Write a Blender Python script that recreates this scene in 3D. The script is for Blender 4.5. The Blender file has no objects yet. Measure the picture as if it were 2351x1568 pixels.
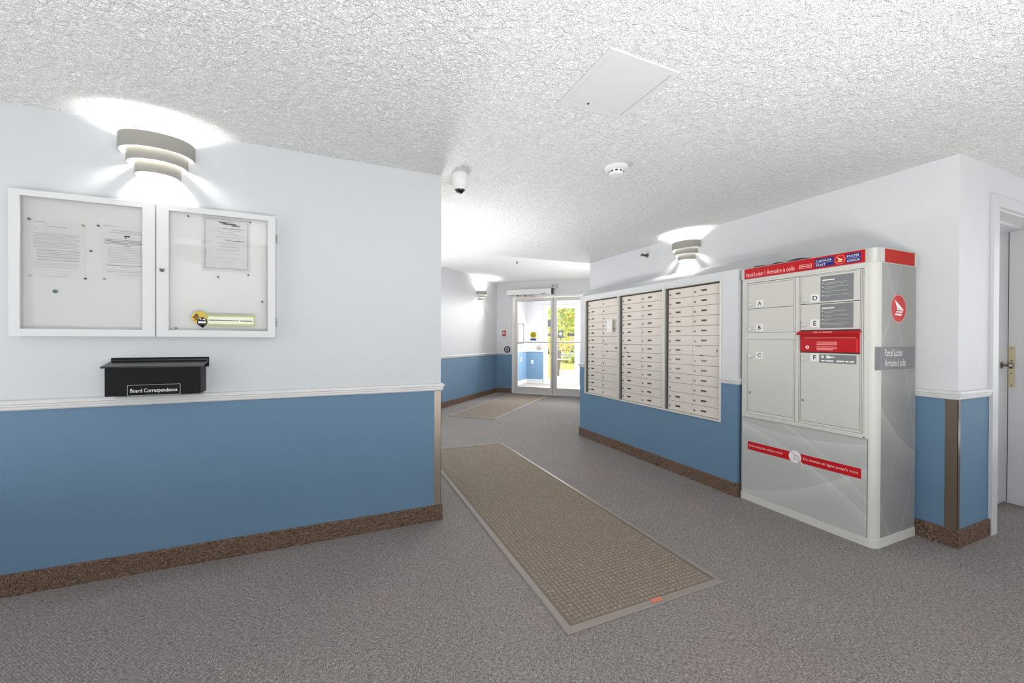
import bpy, bmesh, math, random
from mathutils import Vector, Matrix
random.seed(7)
PI = math.pi
SC = bpy.context.scene
COL = SC.collection
S2 = 0.5 ** 0.5

# ------------------------------------------------------------------ camera, sky, sun, exposure
def setup_view():
    yaw, pitch, roll = [math.radians(a) for a in (23.66, -0.25, 0.22)]
    F = Vector((math.sin(yaw) * math.cos(pitch), math.cos(yaw) * math.cos(pitch), math.sin(pitch)))
    R = Vector((math.cos(yaw), -math.sin(yaw), 0)); U = R.cross(F)
    R2 = R * math.cos(roll) + U * math.sin(roll); U2 = -R * math.sin(roll) + U * math.cos(roll)
    cam = bpy.data.cameras.new('camera'); cam.sensor_width = 36; cam.lens = 925.8 / 2351 * 36
    cam.clip_start = 0.05; cam.clip_end = 300
    o = bpy.data.objects.new('camera', cam); COL.objects.link(o)
    m = Matrix((R2, U2, -F)).transposed().to_4x4(); m.translation = (0, 0, 1.28)
    o.matrix_world = m; SC.camera = o
setup_view()
SC.view_settings.view_transform = 'Standard'
SC.view_settings.look = 'None'
SC.view_settings.gamma = 1
SC.view_settings.use_curve_mapping = False
SC.view_settings.exposure = 0.0
SC.cycles.use_denoising = True
SC.cycles.max_bounces = 10
SC.cycles.diffuse_bounces = 6
SC.cycles.transparent_max_bounces = 16
SC.cycles.sample_clamp_indirect = 4.0
W = bpy.data.worlds.new('sky'); SC.world = W; W.use_nodes = True
bg = W.node_tree.nodes['Background']
bg.inputs[0].default_value = (0.80, 0.90, 1.0, 1); bg.inputs[1].default_value = 5.2
def sun(power, rx, rz):
    l = bpy.data.lights.new('sun', 'SUN'); l.energy = power; l.angle = 0.01; l.color = (1, .95, .85)
    o = bpy.data.objects.new('sun', l); o.rotation_euler = (rx, 0, rz); COL.objects.link(o)
sun(6.5, math.radians(42), math.radians(-30))
def T45_(S, T): return ((S - T) * S2, (S + T) * S2)
SCONCE_W = 28.0
def area(name, loc, rot, sx, sy, power, color=(1, .97, .93)):
    l = bpy.data.lights.new(name, 'AREA'); l.shape = 'RECTANGLE'; l.size = sx; l.size_y = sy
    l.energy = power; l.color = color
    o = bpy.data.objects.new(name, l); o.location = loc; o.rotation_euler = rot; COL.objects.link(o)
    return o
# added area fills behind the camera and at both corridor ends, all out of view
area('fill_light', (0.9, -2.1, 1.45), (math.radians(90), 0, 0), 2.8, 1.8, 27, (.97, .985, 1))
area('fill_light', (-3.9, 1.3, 1.5), (math.radians(90), 0, math.radians(-90)), 2.4, 1.7, 16, (.97, .985, 1))
area('fill_light', (6.4, -0.5, 1.5), (math.radians(90), 0, math.radians(90)), 2.6, 1.7, 26, (.97, .985, 1))
# added unseen fills: uplights for the ceilings, and one under the vestibule ceiling
area('fill_uplight', (.6, -.75, 0.3), (math.radians(180), 0, 0), 2.4, 1.1, 142, (1, .985, .96))
area('fill_uplight', (-2.6, 1.2, 0.4), (math.radians(180), 0, 0), 1.2, 1.8, 34, (1, .985, .96))
area('fill_uplight', (5.4, 0.0, 0.4), (math.radians(180), 0, 0), 1.4, 1.4, 14, (1, .985, .96))
area('fill_uplight', (4.25, 5.95, 0.9), (math.radians(180), 0, 0), .5, .5, 30, (1, .99, .97))
area('fill_uplight', (.42, 5.5, 0.6), (math.radians(180), 0, 0), .6, .6, 38, (1, .99, .97))
area('fill_uplight', (.84, 4.2, 0.9), (math.radians(180), 0, 0), .22, .6, 34, (1, .99, .97))
p_ = T45_(10.7, 2.4); area('vestibule_fill', (p_[0], p_[1], 2.40), (math.radians(-42), 0, math.radians(-45)), 1.7, .9, 430, (1, .99, .97))  # added fill, aimed through the glass doors at the foyer floor

# ------------------------------------------------------------------ helpers: materials
def lin(c):
    out = []
    for v in c[:3]:
        v = v / 255.0
        out.append(v / 12.92 if v <= 0.04045 else ((v + 0.055) / 1.055) ** 2.4)
    return (*out, 1.0)
class NT:
    def __init__(s, m):
        s.t = m.node_tree; s.t.nodes.clear()
        s.out = s.n('ShaderNodeOutputMaterial')
    def n(s, typ, **kw):
        nd = s.t.nodes.new(typ)
        for k, v in kw.items():
            if k.startswith('i_'):
                nd.inputs[k[2:].replace('_', ' ')].default_value = v
            else:
                setattr(nd, k, v)
        return nd
    def l(s, a, b): s.t.links.new(a, b)
    def math(s, op, a, b=0.0, c=None, clamp=False):
        nd = s.n('ShaderNodeMath', operation=op); nd.use_clamp = clamp
        for i, v in enumerate((a, b, c)):
            if v is None: continue
            if isinstance(v, (int, float)): nd.inputs[i].default_value = v
            else: s.l(v, nd.inputs[i])
        return nd.outputs[0]
    def mix(s, f, a, b):
        nd = s.n('ShaderNodeMix', data_type='RGBA')
        for i, v in ((0, f), (6, a), (7, b)):
            if isinstance(v, (int, float, tuple)): nd.inputs[i].default_value = v
            else: s.l(v, nd.inputs[i])
        return nd.outputs[2]
    def ramp(s, f, a, b):
        nd = s.n('ShaderNodeMapRange'); nd.interpolation_type = 'SMOOTHSTEP'
        s.l(f, nd.inputs[0]); nd.inputs[1].default_value = a; nd.inputs[2].default_value = b
        return nd.outputs[0]
    def noise(s, vec, scale, detail=2, rough=.5, dist=0):
        nd = s.n('ShaderNodeTexNoise'); nd.inputs['Scale'].default_value = scale
        nd.inputs['Detail'].default_value = detail; nd.inputs['Roughness'].default_value = rough
        nd.inputs['Distortion'].default_value = dist
        if vec is not None: s.l(vec, nd.inputs['Vector'])
        return nd.outputs['Fac']
def newmat(name):
    m = bpy.data.materials.new(name); m.use_nodes = True
    return m
MATS = {}
def M(name, col=None, rough=.5, metal=0.0, bump=None, var=0.0, varscale=3.0, spec=.5, emit=None, coat=0):
    """simple material; bump=(scale, strength, distance)"""
    if name in MATS: return MATS[name]
    m = newmat(name); t = NT(m); p = t.n('ShaderNodeBsdfPrincipled')
    p.inputs['Roughness'].default_value = rough; p.inputs['Metallic'].default_value = metal
    p.inputs['Specular IOR Level'].default_value = spec
    p.inputs['Coat Weight'].default_value = coat
    c = lin(col)
    tc = t.n('ShaderNodeTexCoord').outputs['Object']
    nz = t.noise(tc, varscale, 4)
    hi = tuple(min(1, v * (1 + var)) for v in c[:3]) + (1,); lo = tuple(v * (1 - var) for v in c[:3]) + (1,)
    t.l(t.mix(nz, lo, hi), p.inputs['Base Color'])
    if bump:
        b = t.n('ShaderNodeBump'); b.inputs['Strength'].default_value = bump[1]; b.inputs['Distance'].default_value = bump[2]
        t.l(t.noise(tc, bump[0], 3), b.inputs['Height']); t.l(b.outputs[0], p.inputs['Normal'])
    if emit:
        p.inputs['Emission Color'].default_value = lin(emit[0]); p.inputs['Emission Strength'].default_value = emit[1]
    t.l(p.outputs[0], t.out.inputs[0])
    MATS[name] = m
    return m

def worldpos(t): return t.n('ShaderNodeNewGeometry').outputs['Position']

def mat_ceiling(name, strength):
    m = newmat(name); t = NT(m); p = t.n('ShaderNodeBsdfPrincipled'); p.inputs['Roughness'].default_value = .9
    w = worldpos(t)
    a = t.noise(w, 62, 2, .5, 1.6); b = t.noise(w, 24, 2, .55, .8); c = t.noise(w, 1.1, 2)
    ridge = t.math('ABSOLUTE', t.math('SUBTRACT', a, .5))
    ridge = t.ramp(ridge, .11, .0)
    blob = t.ramp(b, .46, .62)
    h = t.math('ADD', t.math('MULTIPLY', ridge, .55), t.math('MULTIPLY', blob, .6))
    bp = t.n('ShaderNodeBump'); bp.inputs['Strength'].default_value = strength; bp.inputs['Distance'].default_value = .0075
    t.l(h, bp.inputs['Height']); t.l(bp.outputs[0], p.inputs['Normal'])
    t.l(t.mix(c, lin((240, 240, 239)), lin((246, 246, 245))), p.inputs['Base Color'])
    t.l(p.outputs[0], t.out.inputs[0]); return m
def mat_wall(name, col, col2, rough=.55, bstr=.25):
    m = newmat(name); t = NT(m); p = t.n('ShaderNodeBsdfPrincipled'); p.inputs['Roughness'].default_value = rough
    w = worldpos(t)
    a = t.noise(w, 85, 2, .5, .6); pk = t.ramp(a, .56, .70)
    f = t.noise(w, 240, 2)
    h = t.math('ADD', t.math('MULTIPLY', pk, .8), t.math('MULTIPLY', f, .12))
    bp = t.n('ShaderNodeBump'); bp.inputs['Strength'].default_value = bstr; bp.inputs['Distance'].default_value = .002
    t.l(h, bp.inputs['Height']); t.l(bp.outputs[0], p.inputs['Normal'])
    t.l(t.mix(t.noise(w, .9, 3), lin(col), lin(col2)), p.inputs['Base Color'])
    t.l(p.outputs[0], t.out.inputs[0]); return m
def mat_carpet(name, dark, light, tint, rib=1.0):
    m = newmat(name); t = NT(m); p = t.n('ShaderNodeBsdfPrincipled'); p.inputs['Roughness'].default_value = .95
    p.inputs['Specular IOR Level'].default_value = .15
    w = worldpos(t)
    sep = t.n('ShaderNodeSeparateXYZ'); t.l(w, sep.inputs[0])
    x, y = sep.outputs[0], sep.outputs[1]
    u = t.math('MULTIPLY', t.math('ADD', x, y), S2); v = t.math('MULTIPLY', t.math('SUBTRACT', y, x), S2)
    def strands(ax, ay, az):
        mp = t.n('ShaderNodeMapping'); mp.inputs['Scale'].default_value = (ax, ay, az); t.l(w, mp.inputs['Vector'])
        return t.noise(mp.outputs[0], 1.0, 1, .5, .4)
    sx = t.math('SINE', t.math('MULTIPLY', x, 520.0)); sy = t.math('SINE', t.math('MULTIPLY', y, 440.0))
    weave = t.math('MULTIPLY', t.math('MULTIPLY', sx, sy), .5)
    patch = t.ramp(t.noise(w, 1.6, 2, .5, .7), .42, .60)
    fine = t.noise(w, 260, 2, .7); mid = t.noise(w, 70, 3, .65, 1.0)
    big = t.noise(w, 2.3, 3); pink = t.ramp(t.noise(w, 1.4, 2), .52, .70)
    tex = t.math('ADD', t.math('MULTIPLY', fine, .45), t.math('MULTIPLY', mid, .40))
    st = t.n('ShaderNodeMix', data_type='FLOAT'); t.l(t.ramp(t.noise(w, 9.0, 2), .45, .55), st.inputs[0])
    t.l(strands(70, 260, 260), st.inputs[2]); t.l(strands(260, 70, 70), st.inputs[3])
    tex = t.math('ADD', t.math('MULTIPLY', tex, .62), t.math('MULTIPLY', t.math('MULTIPLY_ADD', t.math('SUBTRACT', st.outputs[0], .5), 1.9, .5), .42))
    tex = t.math('ADD', tex, t.math('MULTIPLY', t.math('MULTIPLY', weave, patch), .14 * rib))
    tex = t.math('ADD', tex, t.math('MULTIPLY', big, .05))
    f = t.ramp(tex, .28, .82)
    c = t.mix(f, lin(dark), lin(light))
    c = t.mix(t.math('MULTIPLY', pink, .5), c, t.mix(f, lin(tuple(int(a * b / 110) for a, b in zip(dark, tint))), lin(tuple(min(255, int(a * b / 110)) for a, b in zip(light, tint)))))
    t.l(c, p.inputs['Base Color'])
    bp = t.n('ShaderNodeBump'); bp.inputs['Strength'].default_value = .7; bp.inputs['Distance'].default_value = .004
    t.l(tex, bp.inputs['Height']); t.l(bp.outputs[0], p.inputs['Normal'])
    t.l(p.outputs[0], t.out.inputs[0]); return m
def mat_glass(name, tint=(.99, .993, .993), gloss=1.0, milky=0.0):
    m = newmat(name); t = NT(m)
    tr = t.n('ShaderNodeBsdfTransparent'); tr.inputs[0].default_value = (*tint, 1)
    gl = t.n('ShaderNodeBsdfGlossy'); gl.inputs['Roughness'].default_value = .01
    fr = t.n('ShaderNodeFresnel'); fr.inputs[0].default_value = 1.5
    mx = t.n('ShaderNodeMixShader')
    t.l(t.math('MULTIPLY', fr.outputs[0], gloss, clamp=True), mx.inputs[0]); t.l(tr.outputs[0], mx.inputs[1]); t.l(gl.outputs[0], mx.inputs[2])
    o = mx.outputs[0]
    if milky:
        df = t.n('ShaderNodeBsdfDiffuse'); df.inputs[0].default_value = (.9, .9, .9, 1)
        m2 = t.n('ShaderNodeMixShader'); m2.inputs[0].default_value = milky
        t.l(o, m2.inputs[1]); t.l(df.outputs[0], m2.inputs[2]); o = m2.outputs[0]
    t.l(o, t.out.inputs[0]); return m
def mat_swoosh(name, base, light, curves, axis='X', top=None):
    """printed grey film with sweeping lighter bands; curves = (a, b, c, width): z = a + b*x + c*x*x"""
    m = newmat(name); t = NT(m); p = t.n('ShaderNodeBsdfPrincipled'); p.inputs['Roughness'].default_value = .38
    tc = t.n('ShaderNodeTexCoord').outputs['Object']; sep = t.n('ShaderNodeSeparateXYZ'); t.l(tc, sep.inputs[0])
    x = sep.outputs[0 if axis == 'X' else 1]; z = sep.outputs[2]
    tot = None
    for a, b, c, w in curves:
        f = t.math('ADD', t.math('MULTIPLY_ADD', x, b, a), t.math('MULTIPLY', t.math('MULTIPLY', x, x), c))
        d = t.math('SUBTRACT', f, z)
        if w < 0: d = t.math('MULTIPLY', d, -1.0)
        fade = t.math('SUBTRACT', 1.0, t.math('DIVIDE', d, abs(w)), clamp=True)
        on = t.ramp(d, 0.0, .006)
        v = t.math('MULTIPLY', t.math('MULTIPLY', fade, fade), on)
        tot = v if tot is None else t.math('ADD', tot, v)
    g = t.math('MULTIPLY', t.math('ADD', tot, t.math('MULTIPLY', t.noise(tc, 2.0, 2), .25)), .50, clamp=True)
    t.l(t.mix(g, lin(base), lin(light)), p.inputs['Base Color'])
    t.l(p.outputs[0], t.out.inputs[0]); return m

WHITE = mat_wall('wall_paint_white', (211, 212, 214), (216, 217, 219))
BLUE = mat_wall('wall_paint_blue', (96, 127, 154), (104, 134, 160), .75, .12)
WHITE_L = mat_wall('wall_paint_pale_blue', (198, 202, 206), (204, 208, 211))
CEIL = mat_ceiling('ceiling_texture', .9)
CEIL2 = mat_ceiling('ceiling_smooth', .10)
CARPET = mat_carpet('carpet_grey', (97, 93, 91), (173, 167, 163), (115, 109, 110))
BASE_CARPET = mat_carpet('carpet_base_brown', (66, 51, 45), (150, 126, 108), (113, 108, 105), .3)
TRIM = M('trim_white', (214, 214, 213), .4)
METAL_TAN = M('guard_bronze', (158, 146, 132), .35, .55, var=.08, varscale=8)
SCREWM = M('screw_metal', (150, 150, 148), .3, .9)
BLACK = M('black_paint', (7, 7, 8), .45, spec=.25)
DARK = M('dark_plastic', (30, 30, 32), .3)
PAPER = M('paper', (247, 247, 246), .8)
INK = M('ink_grey', (200, 201, 202), .8)
INKD = M('ink_dark', (88, 88, 90), .8)
INKK = M('ink_black', (25, 25, 26), .8)
WHITEINK = M('print_white', (238, 238, 236), .5)
PINKINK = M('print_pink', (240, 150, 145), .5)
GLASS = mat_glass('glass')
RED = M('red_paint', (182, 10, 20), .36, spec=.35)
REDSIDE = M('red_side', (176, 34, 27), .6, spec=.2)

# ------------------------------------------------------------------ helpers: meshes
class MB:
    def __init__(s): s.bm = bmesh.new()
    def box(s, x0, x1, y0, y1, z0, z1, bev=0.0, seg=1, mi=0, mat=None):
        b = bmesh.new(); bmesh.ops.create_cube(b, size=1)
        for v in b.verts:
            v.co = Vector(((x0 + x1) / 2 + v.co.x * (x1 - x0), (y0 + y1) / 2 + v.co.y * (y1 - y0), (z0 + z1) / 2 + v.co.z * (z1 - z0)))
        if bev: bmesh.ops.bevel(b, geom=list(b.edges), offset=bev, segments=seg, affect='EDGES', profile=.5)
        return s._add(b, mi, mat)
    def _add(s, b, mi=0, mat=None):
        if mat is not None: bmesh.ops.transform(b, matrix=mat, verts=b.verts)
        for f in b.faces: f.material_index = mi
        me = bpy.data.meshes.new('tmp'); b.to_mesh(me); b.free(); s.bm.from_mesh(me); bpy.data.meshes.remove(me)
        return s
    def cyl(s, p, r, h, axis='Z', seg=20, r2=None, bev=0, mi=0):
        b = bmesh.new(); bmesh.ops.create_cone(b, cap_ends=True, segments=seg, radius1=r, radius2=r if r2 is None else r2, depth=h)
        if bev: bmesh.ops.bevel(b, geom=[e for e in b.edges if len(e.link_faces) == 2 and any(len(f.verts) > 4 for f in e.link_faces)], offset=bev, segments=2, affect='EDGES')
        rot = {'Z': Matrix.Identity(4), 'Y': Matrix.Rotation(PI / 2, 4, 'X'), 'X': Matrix.Rotation(PI / 2, 4, 'Y')}[axis]
        return s._add(b, mi, Matrix.Translation(p) @ rot)
    def lathe(s, prof, p=(0, 0, 0), seg=32, rot=None, mi=0):
        b = bmesh.new(); rings = []
        for r, z in prof:
            if r < 1e-6: rings.append([b.verts.new((0, 0, z))])
            else: rings.append([b.verts.new((r * math.cos(2 * PI * k / seg), r * math.sin(2 * PI * k / seg), z)) for k in range(seg)])
        for A, B in zip(rings, rings[1:]):
            for k in range(seg):
                k2 = (k + 1) % seg
                vs = [A[k % len(A)], A[k2 % len(A)], B[k2 % len(B)], B[k % len(B)]]
                u = []
                for v in vs:
                    if v not in u: u.append(v)
                if len(u) > 2:
                    try: b.faces.new(u)
                    except ValueError: pass
        bmesh.ops.recalc_face_normals(b, faces=b.faces)
        m = Matrix.Translation(p)
        if rot is not None: m = m @ rot
        return s._add(b, mi, m)
    def prism(s, pts, a0, a1, plane='XY', mi=0):
        """extrude a 2D outline; plane XY -> along Z, XZ -> along Y, YZ -> along X"""
        b = bmesh.new()
        def P(q, a):
            return {'XY': (q[0], q[1], a), 'XZ': (q[0], a, q[1]), 'YZ': (a, q[0], q[1])}[plane]
        A = [b.verts.new(P(q, a0)) for q in pts]; B = [b.verts.new(P(q, a1)) for q in pts]
        b.faces.new(A); b.faces.new(B[::-1]); n = len(pts)
        for i in range(n): b.faces.new((A[i], B[i], B[(i + 1) % n], A[(i + 1) % n]))
        bmesh.ops.recalc_face_normals(b, faces=b.faces)
        return s._add(b, mi)
    def flat(s, pts, y, mi=0):
        b = bmesh.new(); b.faces.new([b.verts.new((q[0], y, q[1])) for q in pts]); return s._add(b, mi)
    def tube(s, pts, r, seg=8, mi=0):
        b = bmesh.new(); rings = []
        pts = [Vector(p) for p in pts]
        for i, p in enumerate(pts):
            d = (pts[min(i + 1, len(pts) - 1)] - pts[max(i - 1, 0)]).normalized()
            up = Vector((0, 0, 1)) if abs(d.z) < .9 else Vector((1, 0, 0))
            a = d.cross(up).normalized(); c = d.cross(a)
            rings.append([b.verts.new(p + (a * math.cos(2 * PI * k / seg) + c * math.sin(2 * PI * k / seg)) * r) for k in range(seg)])
        for A, B in zip(rings, rings[1:]):
            for k in range(seg): b.faces.new((A[k], A[(k + 1) % seg], B[(k + 1) % seg], B[k]))
        b.faces.new(rings[0]); b.faces.new(rings[-1][::-1])
        bmesh.ops.recalc_face_normals(b, faces=b.faces)
        return s._add(b, mi)
    def mesh(s, name, smooth=False):
        me = bpy.data.meshes.new(name); s.bm.to_mesh(me); s.bm.free()
        if smooth:
            for p in me.polygons: p.use_smooth = True
            try: me.set_sharp_from_angle(angle=math.radians(35))
            except Exception: pass
        return me
    def build(s, name, mats, parent=None, smooth=False, loc=None, rot=None):
        me = s.mesh(name, smooth)
        for m in (mats if isinstance(mats, (list, tuple)) else [mats]): me.materials.append(m)
        return link(name, me, parent, loc, rot)
def link(name, me, parent=None, loc=None, rot=None):
    o = bpy.data.objects.new(name, me); COL.objects.link(o)
    if parent is not None: o.parent = parent
    if loc is not None: o.location = loc
    if rot is not None: o.rotation_euler = (0, 0, rot)
    return o
def thing(name, label, cat, loc, rot=0.0, group=None):
    o = bpy.data.objects.new(name, None); COL.objects.link(o); o.empty_display_size = .05
    o.location = loc; o.rotation_euler = (0, 0, rot)
    o['label'] = label; o['category'] = cat
    if group: o['group'] = group
    return o
def tag(o, label, cat, group=None, kind=None):
    o['label'] = label; o['category'] = cat
    if group: o['group'] = group
    if kind: o['kind'] = kind
    return o
def struct(o, label=None):
    o['kind'] = 'structure'
    if label: o['label'] = label
    return o
def sempty(name, loc, rot=0.0, label=None):
    o = bpy.data.objects.new(name, None); COL.objects.link(o); o.location = loc; o.rotation_euler = (0, 0, rot)
    return struct(o, label)
def text(body, x, z, y, w=None, h=None, mat=None, parent=None, name='lettering', rot=None, loc=None, bold=0.0, align='L', space=1.0):
    """flat lettering, reading along +x, standing in the xz plane at depth y; fitted to width w and height h"""
    cu = bpy.data.curves.new('t', 'FONT'); cu.body = body; cu.size = 1; cu.offset = bold; cu.space_character = space; cu.resolution_u = 3
    ob = bpy.data.objects.new('t', cu)
    me = bpy.data.meshes.new_from_object(ob); bpy.data.objects.remove(ob); bpy.data.curves.remove(cu)
    xs = [v.co.x for v in me.vertices]; ys = [v.co.y for v in me.vertices]
    x0, x1, y0, y1 = min(xs), max(xs), min(ys), max(ys)
    sy = h / (y1 - y0) if h else None; sx = w / (x1 - x0) if w else sy
    if sy is None: sy = sx
    ww = (x1 - x0) * sx; ox = {'L': 0, 'C': -ww / 2, 'R': -ww}[align]
    for v in me.vertices: v.co = Vector((x + ox + (v.co.x - x0) * sx, y, z + (v.co.y - y0) * sy))
    me.materials.clear(); me.materials.append(mat or WHITEINK)
    o = link(name, me, parent, loc, rot)
    return o
def T45(S, T, z=0): return Vector(((S - T) * S2, (S + T) * S2, z))

def offset_path(pts, d):
    """offset an open polyline to its left by d, mitred"""
    P = [Vector(p) for p in pts]; out = []
    for i, p in enumerate(P):
        n = []
        for a, b in ((i - 1, i), (i, i + 1)):
            if a >= 0 and b < len(P):
                q = (P[b] - P[a]).normalized(); n.append(Vector((-q.y, q.x)))
        if len(n) == 1: out.append(p + n[0] * d)
        else:
            m = (n[0] + n[1]).normalized(); out.append(p + m * (d / max(.3, m.dot(n[0]))))
    return out
def sweep(name, pts, prof, mat, label=None):
    """sweep a (depth, z) profile along a floor polyline; depth goes to the left of the path"""
    bm = bmesh.new(); rows = []
    for d, z in prof: rows.append([bm.verts.new((q.x, q.y, z)) for q in offset_path(pts, d)])
    n = len(prof)
    for k in range(n):
        A, B = rows[k], rows[(k + 1) % n]
        for i in range(len(pts) - 1): bm.faces.new((A[i], A[i + 1], B[i + 1], B[i]))
    for e in (0, -1): bm.faces.new([r[e] for r in rows])
    bmesh.ops.recalc_face_normals(bm, faces=bm.faces)
    me = bpy.data.meshes.new(name); bm.to_mesh(me); bm.free(); me.materials.append(mat)
    return struct(link(name, me), label)
RAILP = [(0, .918), (.007, .918), (.012, .925), (.012, .934), (.016, .938), (.016, .947), (.021, .951), (.021, .961), (.016, .968), (0, .970)]
BASEP = [(0, .001), (.012, .001), (.012, .104), (.009, .109), (0, .109)]
def wall(name, p0, p1, z0, z1, thick=.15, split=.92, mats=None, label=None, parent=None):
    """wall slab whose room face runs p0->p1 with the room on the left; blue paint below split"""
    p0, p1 = Vector(p0), Vector(p1); q = (p1 - p0).normalized(); n = Vector((q.y, -q.x)) * thick
    c = [p0, p1, p1 + n, p0 + n]
    b = MB()
    if z0 < split < z1:
        b.prism([tuple(v) for v in c], z0, split, mi=1); b.prism([tuple(v) for v in c], split, z1, mi=0)
    else: b.prism([tuple(v) for v in c], z0, z1, mi=0 if z0 >= split else 1)
    o = b.build(name, mats or [WHITE, BLUE], parent)
    if parent is None: struct(o, label)
    return o

# ------------------------------------------------------------------ room shell
LY, CX_, WX, BX, RY, CZ = 2.826, .687, 3.529, 3.013, 1.176, 2.44
G = Vector((WX, 5.12)); C_ = Vector((CX_, 4.6)); D_ = T45(3.74, 3.93).xy; E_ = T45(9.03, 3.93).xy; F_ = T45(9.03, 1.12).xy
MB().box(-4.2, 6.8, -2.5, 5.0, -.12, 0).prism([tuple(T45(a, b).xy) for a, b in ((3.0, 4.1), (11.36, 4.1), (11.36, .9), (3.0, .9))], -.12, -.0004).build('floor', CARPET)
bpy.data.objects['floor']['kind'] = 'structure'
# low textured ceiling
struct(MB().prism([(-4.2, -2.5), (6.8, -2.5), (6.8, 1.4), (3.7, 1.4), (3.7, 5.12), (3.53, 5.12), (-.6, 5.31), (-1.5, 5.3), (-4.2, 3.0)], CZ, 2.9).build('ceiling', CEIL), 'white knockdown-textured ceiling')
# higher foyer ceiling
fc = MB().prism([tuple(T45(a, b).xy) for a, b in ((6.38, 4.1), (9.2, 4.1), (9.2, .95), (6.38, .95))], 2.645, 2.9)
fc.prism([tuple(T45(a, b).xy) for a, b in ((3.0, 4.1), (6.38, 4.1), (6.38, .95), (3.0, .95))], 2.605, 2.9)
struct(fc.build('ceiling', CEIL2), 'smooth higher ceiling of the entrance foyer')
# walls: listed so that the room lies to the left of p0 -> p1
wall('wall_left', (CX_, LY), (-4.15, LY), 0, 2.5, mats=[WHITE_L, BLUE], label='left wall, white above a blue wainscot')
wall('wall_left_return', C_, (CX_, LY + .15), 0, 2.7)
wall('wall_foyer_back', D_, C_, 0, 2.7)
wall('wall_far_left', T45(9.2, 3.93).xy, T45(3.6, 3.93).xy, 0, 2.7, label='foyer side wall lit by a sconce')
wall('wall_foyer_right', G, T45(9.2, 1.12).xy, 0, 2.7, thick=.12)
wall('wall_right', (WX, RY + .32), G, 0, 2.7, thick=.15, label='white wall behind the parcel locker')
wall('wall_corridor_end', (6.5, -2.3), (6.5, 1.4), 0, 2.5)
wall('wall_back', (-.7, -2.2), (6.65, -2.2), 0, 2.5)
wall('wall_alcove_side', (-.7, -.28), (-.7, -2.35), 0, 2.5)
wall('wall_behind', (-4.15, -.28), (-.7, -.28), 0, 2.5)
wall('wall_corridor_left', (-4.0, 2.95), (-4.0, -.4), 0, 2.5)
# wall with the white door on the right
def box_wall(name, x0, x1, y0, y1, z0, z1):
    b = MB()
    if z0 < .92: b.box(x0, x1, y0, y1, z0, .92, mi=1); b.box(x0, x1, y0, y1, .92, z1)
    else: b.box(x0, x1, y0, y1, z0, z1)
    return struct(b.build(name, [WHITE, BLUE]))
box_wall('wall_door_side', WX, 4.035, RY, RY + .32, 0, 2.5)
box_wall('wall_door_side', 4.912, 6.6, RY, RY + .32, 0, 2.5)
box_wall('wall_door_side', 4.035, 4.912, RY, RY + .32, 2.18, 2.5)

# mail wall block: 45 degree left end, sloped top
def mail_block():
    bm = bmesh.new()
    P = [(BX, 4.593), (BX, 2.28), (WX, 2.28), (WX, 5.11)]
    ht = [1.858, 1.866, 2.045, 2.035]
    def quad(vs, mi=0):
        f = bm.faces.new([bm.verts.new(v) for v in vs]); f.material_index = mi
    def side(a, b):
        quad([(*P[a], 0), (*P[b], 0), (*P[b], .92), (*P[a], .92)], 1)
        quad([(*P[a], .92), (*P[b], .92), (*P[b], ht[b]), (*P[a], ht[a])], 0)
    side(1, 2); side(2, 3); side(3, 0)
    oy0, oy1, oz0, oz1 = 4.472, 2.436, .590, 1.797        # opening that takes the mailbox banks
    def fr(y0, y1, z0, z1, z2, z3, mi): quad([(BX, y0, z0), (BX, y1, z1), (BX, y1, z2), (BX, y0, z3)], mi)
    fr(4.593, 2.28, 0, 0, oz0, oz0, 1)
    fr(4.593, oy0, oz0, oz0, .92, .92, 1); fr(4.593, oy0, .92, .92, oz1, oz1, 0)
    fr(oy1, 2.28, oz0, oz0, .92, .92, 1); fr(oy1, 2.28, .92, .92, oz1, oz1, 0)
    fr(4.593, 2.28, oz1, oz1, ht[1], ht[0], 0)
    quad([(*p, z) for p, z in zip(P, ht)], 0); quad([(*p, 0) for p in P], 1)
    bmesh.ops.remove_doubles(bm, verts=bm.verts, dist=1e-5)
    bmesh.ops.recalc_face_normals(bm, faces=bm.faces)
    me = bpy.data.meshes.new('wall_mail'); bm.to_mesh(me); bm.free(); me.materials.append(WHITE); me.materials.append(BLUE)
    return struct(link('wall_mail', me), 'projecting wall block with sloped top holding the mailboxes')
mail_block()

# entrance wall (45 degrees) and vestibule
def seg45(name, Sa, Sb, Ta, Tb, z0, z1, mat=None):
    b = MB(); pts = [tuple(T45(a, t).xy) for a, t in ((Sa, Ta), (Sb, Ta), (Sb, Tb), (Sa, Tb))]
    if mat is not None: b.prism(pts, z0, z1); return struct(b.build(name, mat))
    if z0 < .92: b.prism(pts, z0, .92, mi=1); b.prism(pts, .92, z1)
    else: b.prism(pts, z0, z1)
    return struct(b.build(name, [WHITE, BLUE]))
seg45('wall_entrance', 9.03, 9.18, 4.05, 3.525, 0, 2.7)
seg45('wall_entrance', 9.03, 9.18, 3.525, 1.42, 2.335, 2.7)
seg45('wall_entrance', 9.03, 9.18, 1.42, 1.0, 0, 2.7)
seg45('wall_vestibule_left', 9.18, 11.5, 3.98, 4.12, 0, 2.6)
seg45('wall_vestibule_right', 9.18, 11.5, 1.3, 1.15, 0, 2.6)
seg45('wall_vestibule_front', 11.38, 11.53, 3.98, 3.46, 0, 2.6)
seg45('wall_vestibule_front', 11.38, 11.53, 3.46, 2.38, 2.31, 2.6)
seg45('wall_vestibule_front', 11.38, 11.53, 2.38, 1.3, 0, 2.6)
seg45('ceiling_vestibule', 9.18, 11.5, 4.0, 1.2, 2.43, 2.6, CEIL2)

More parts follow.
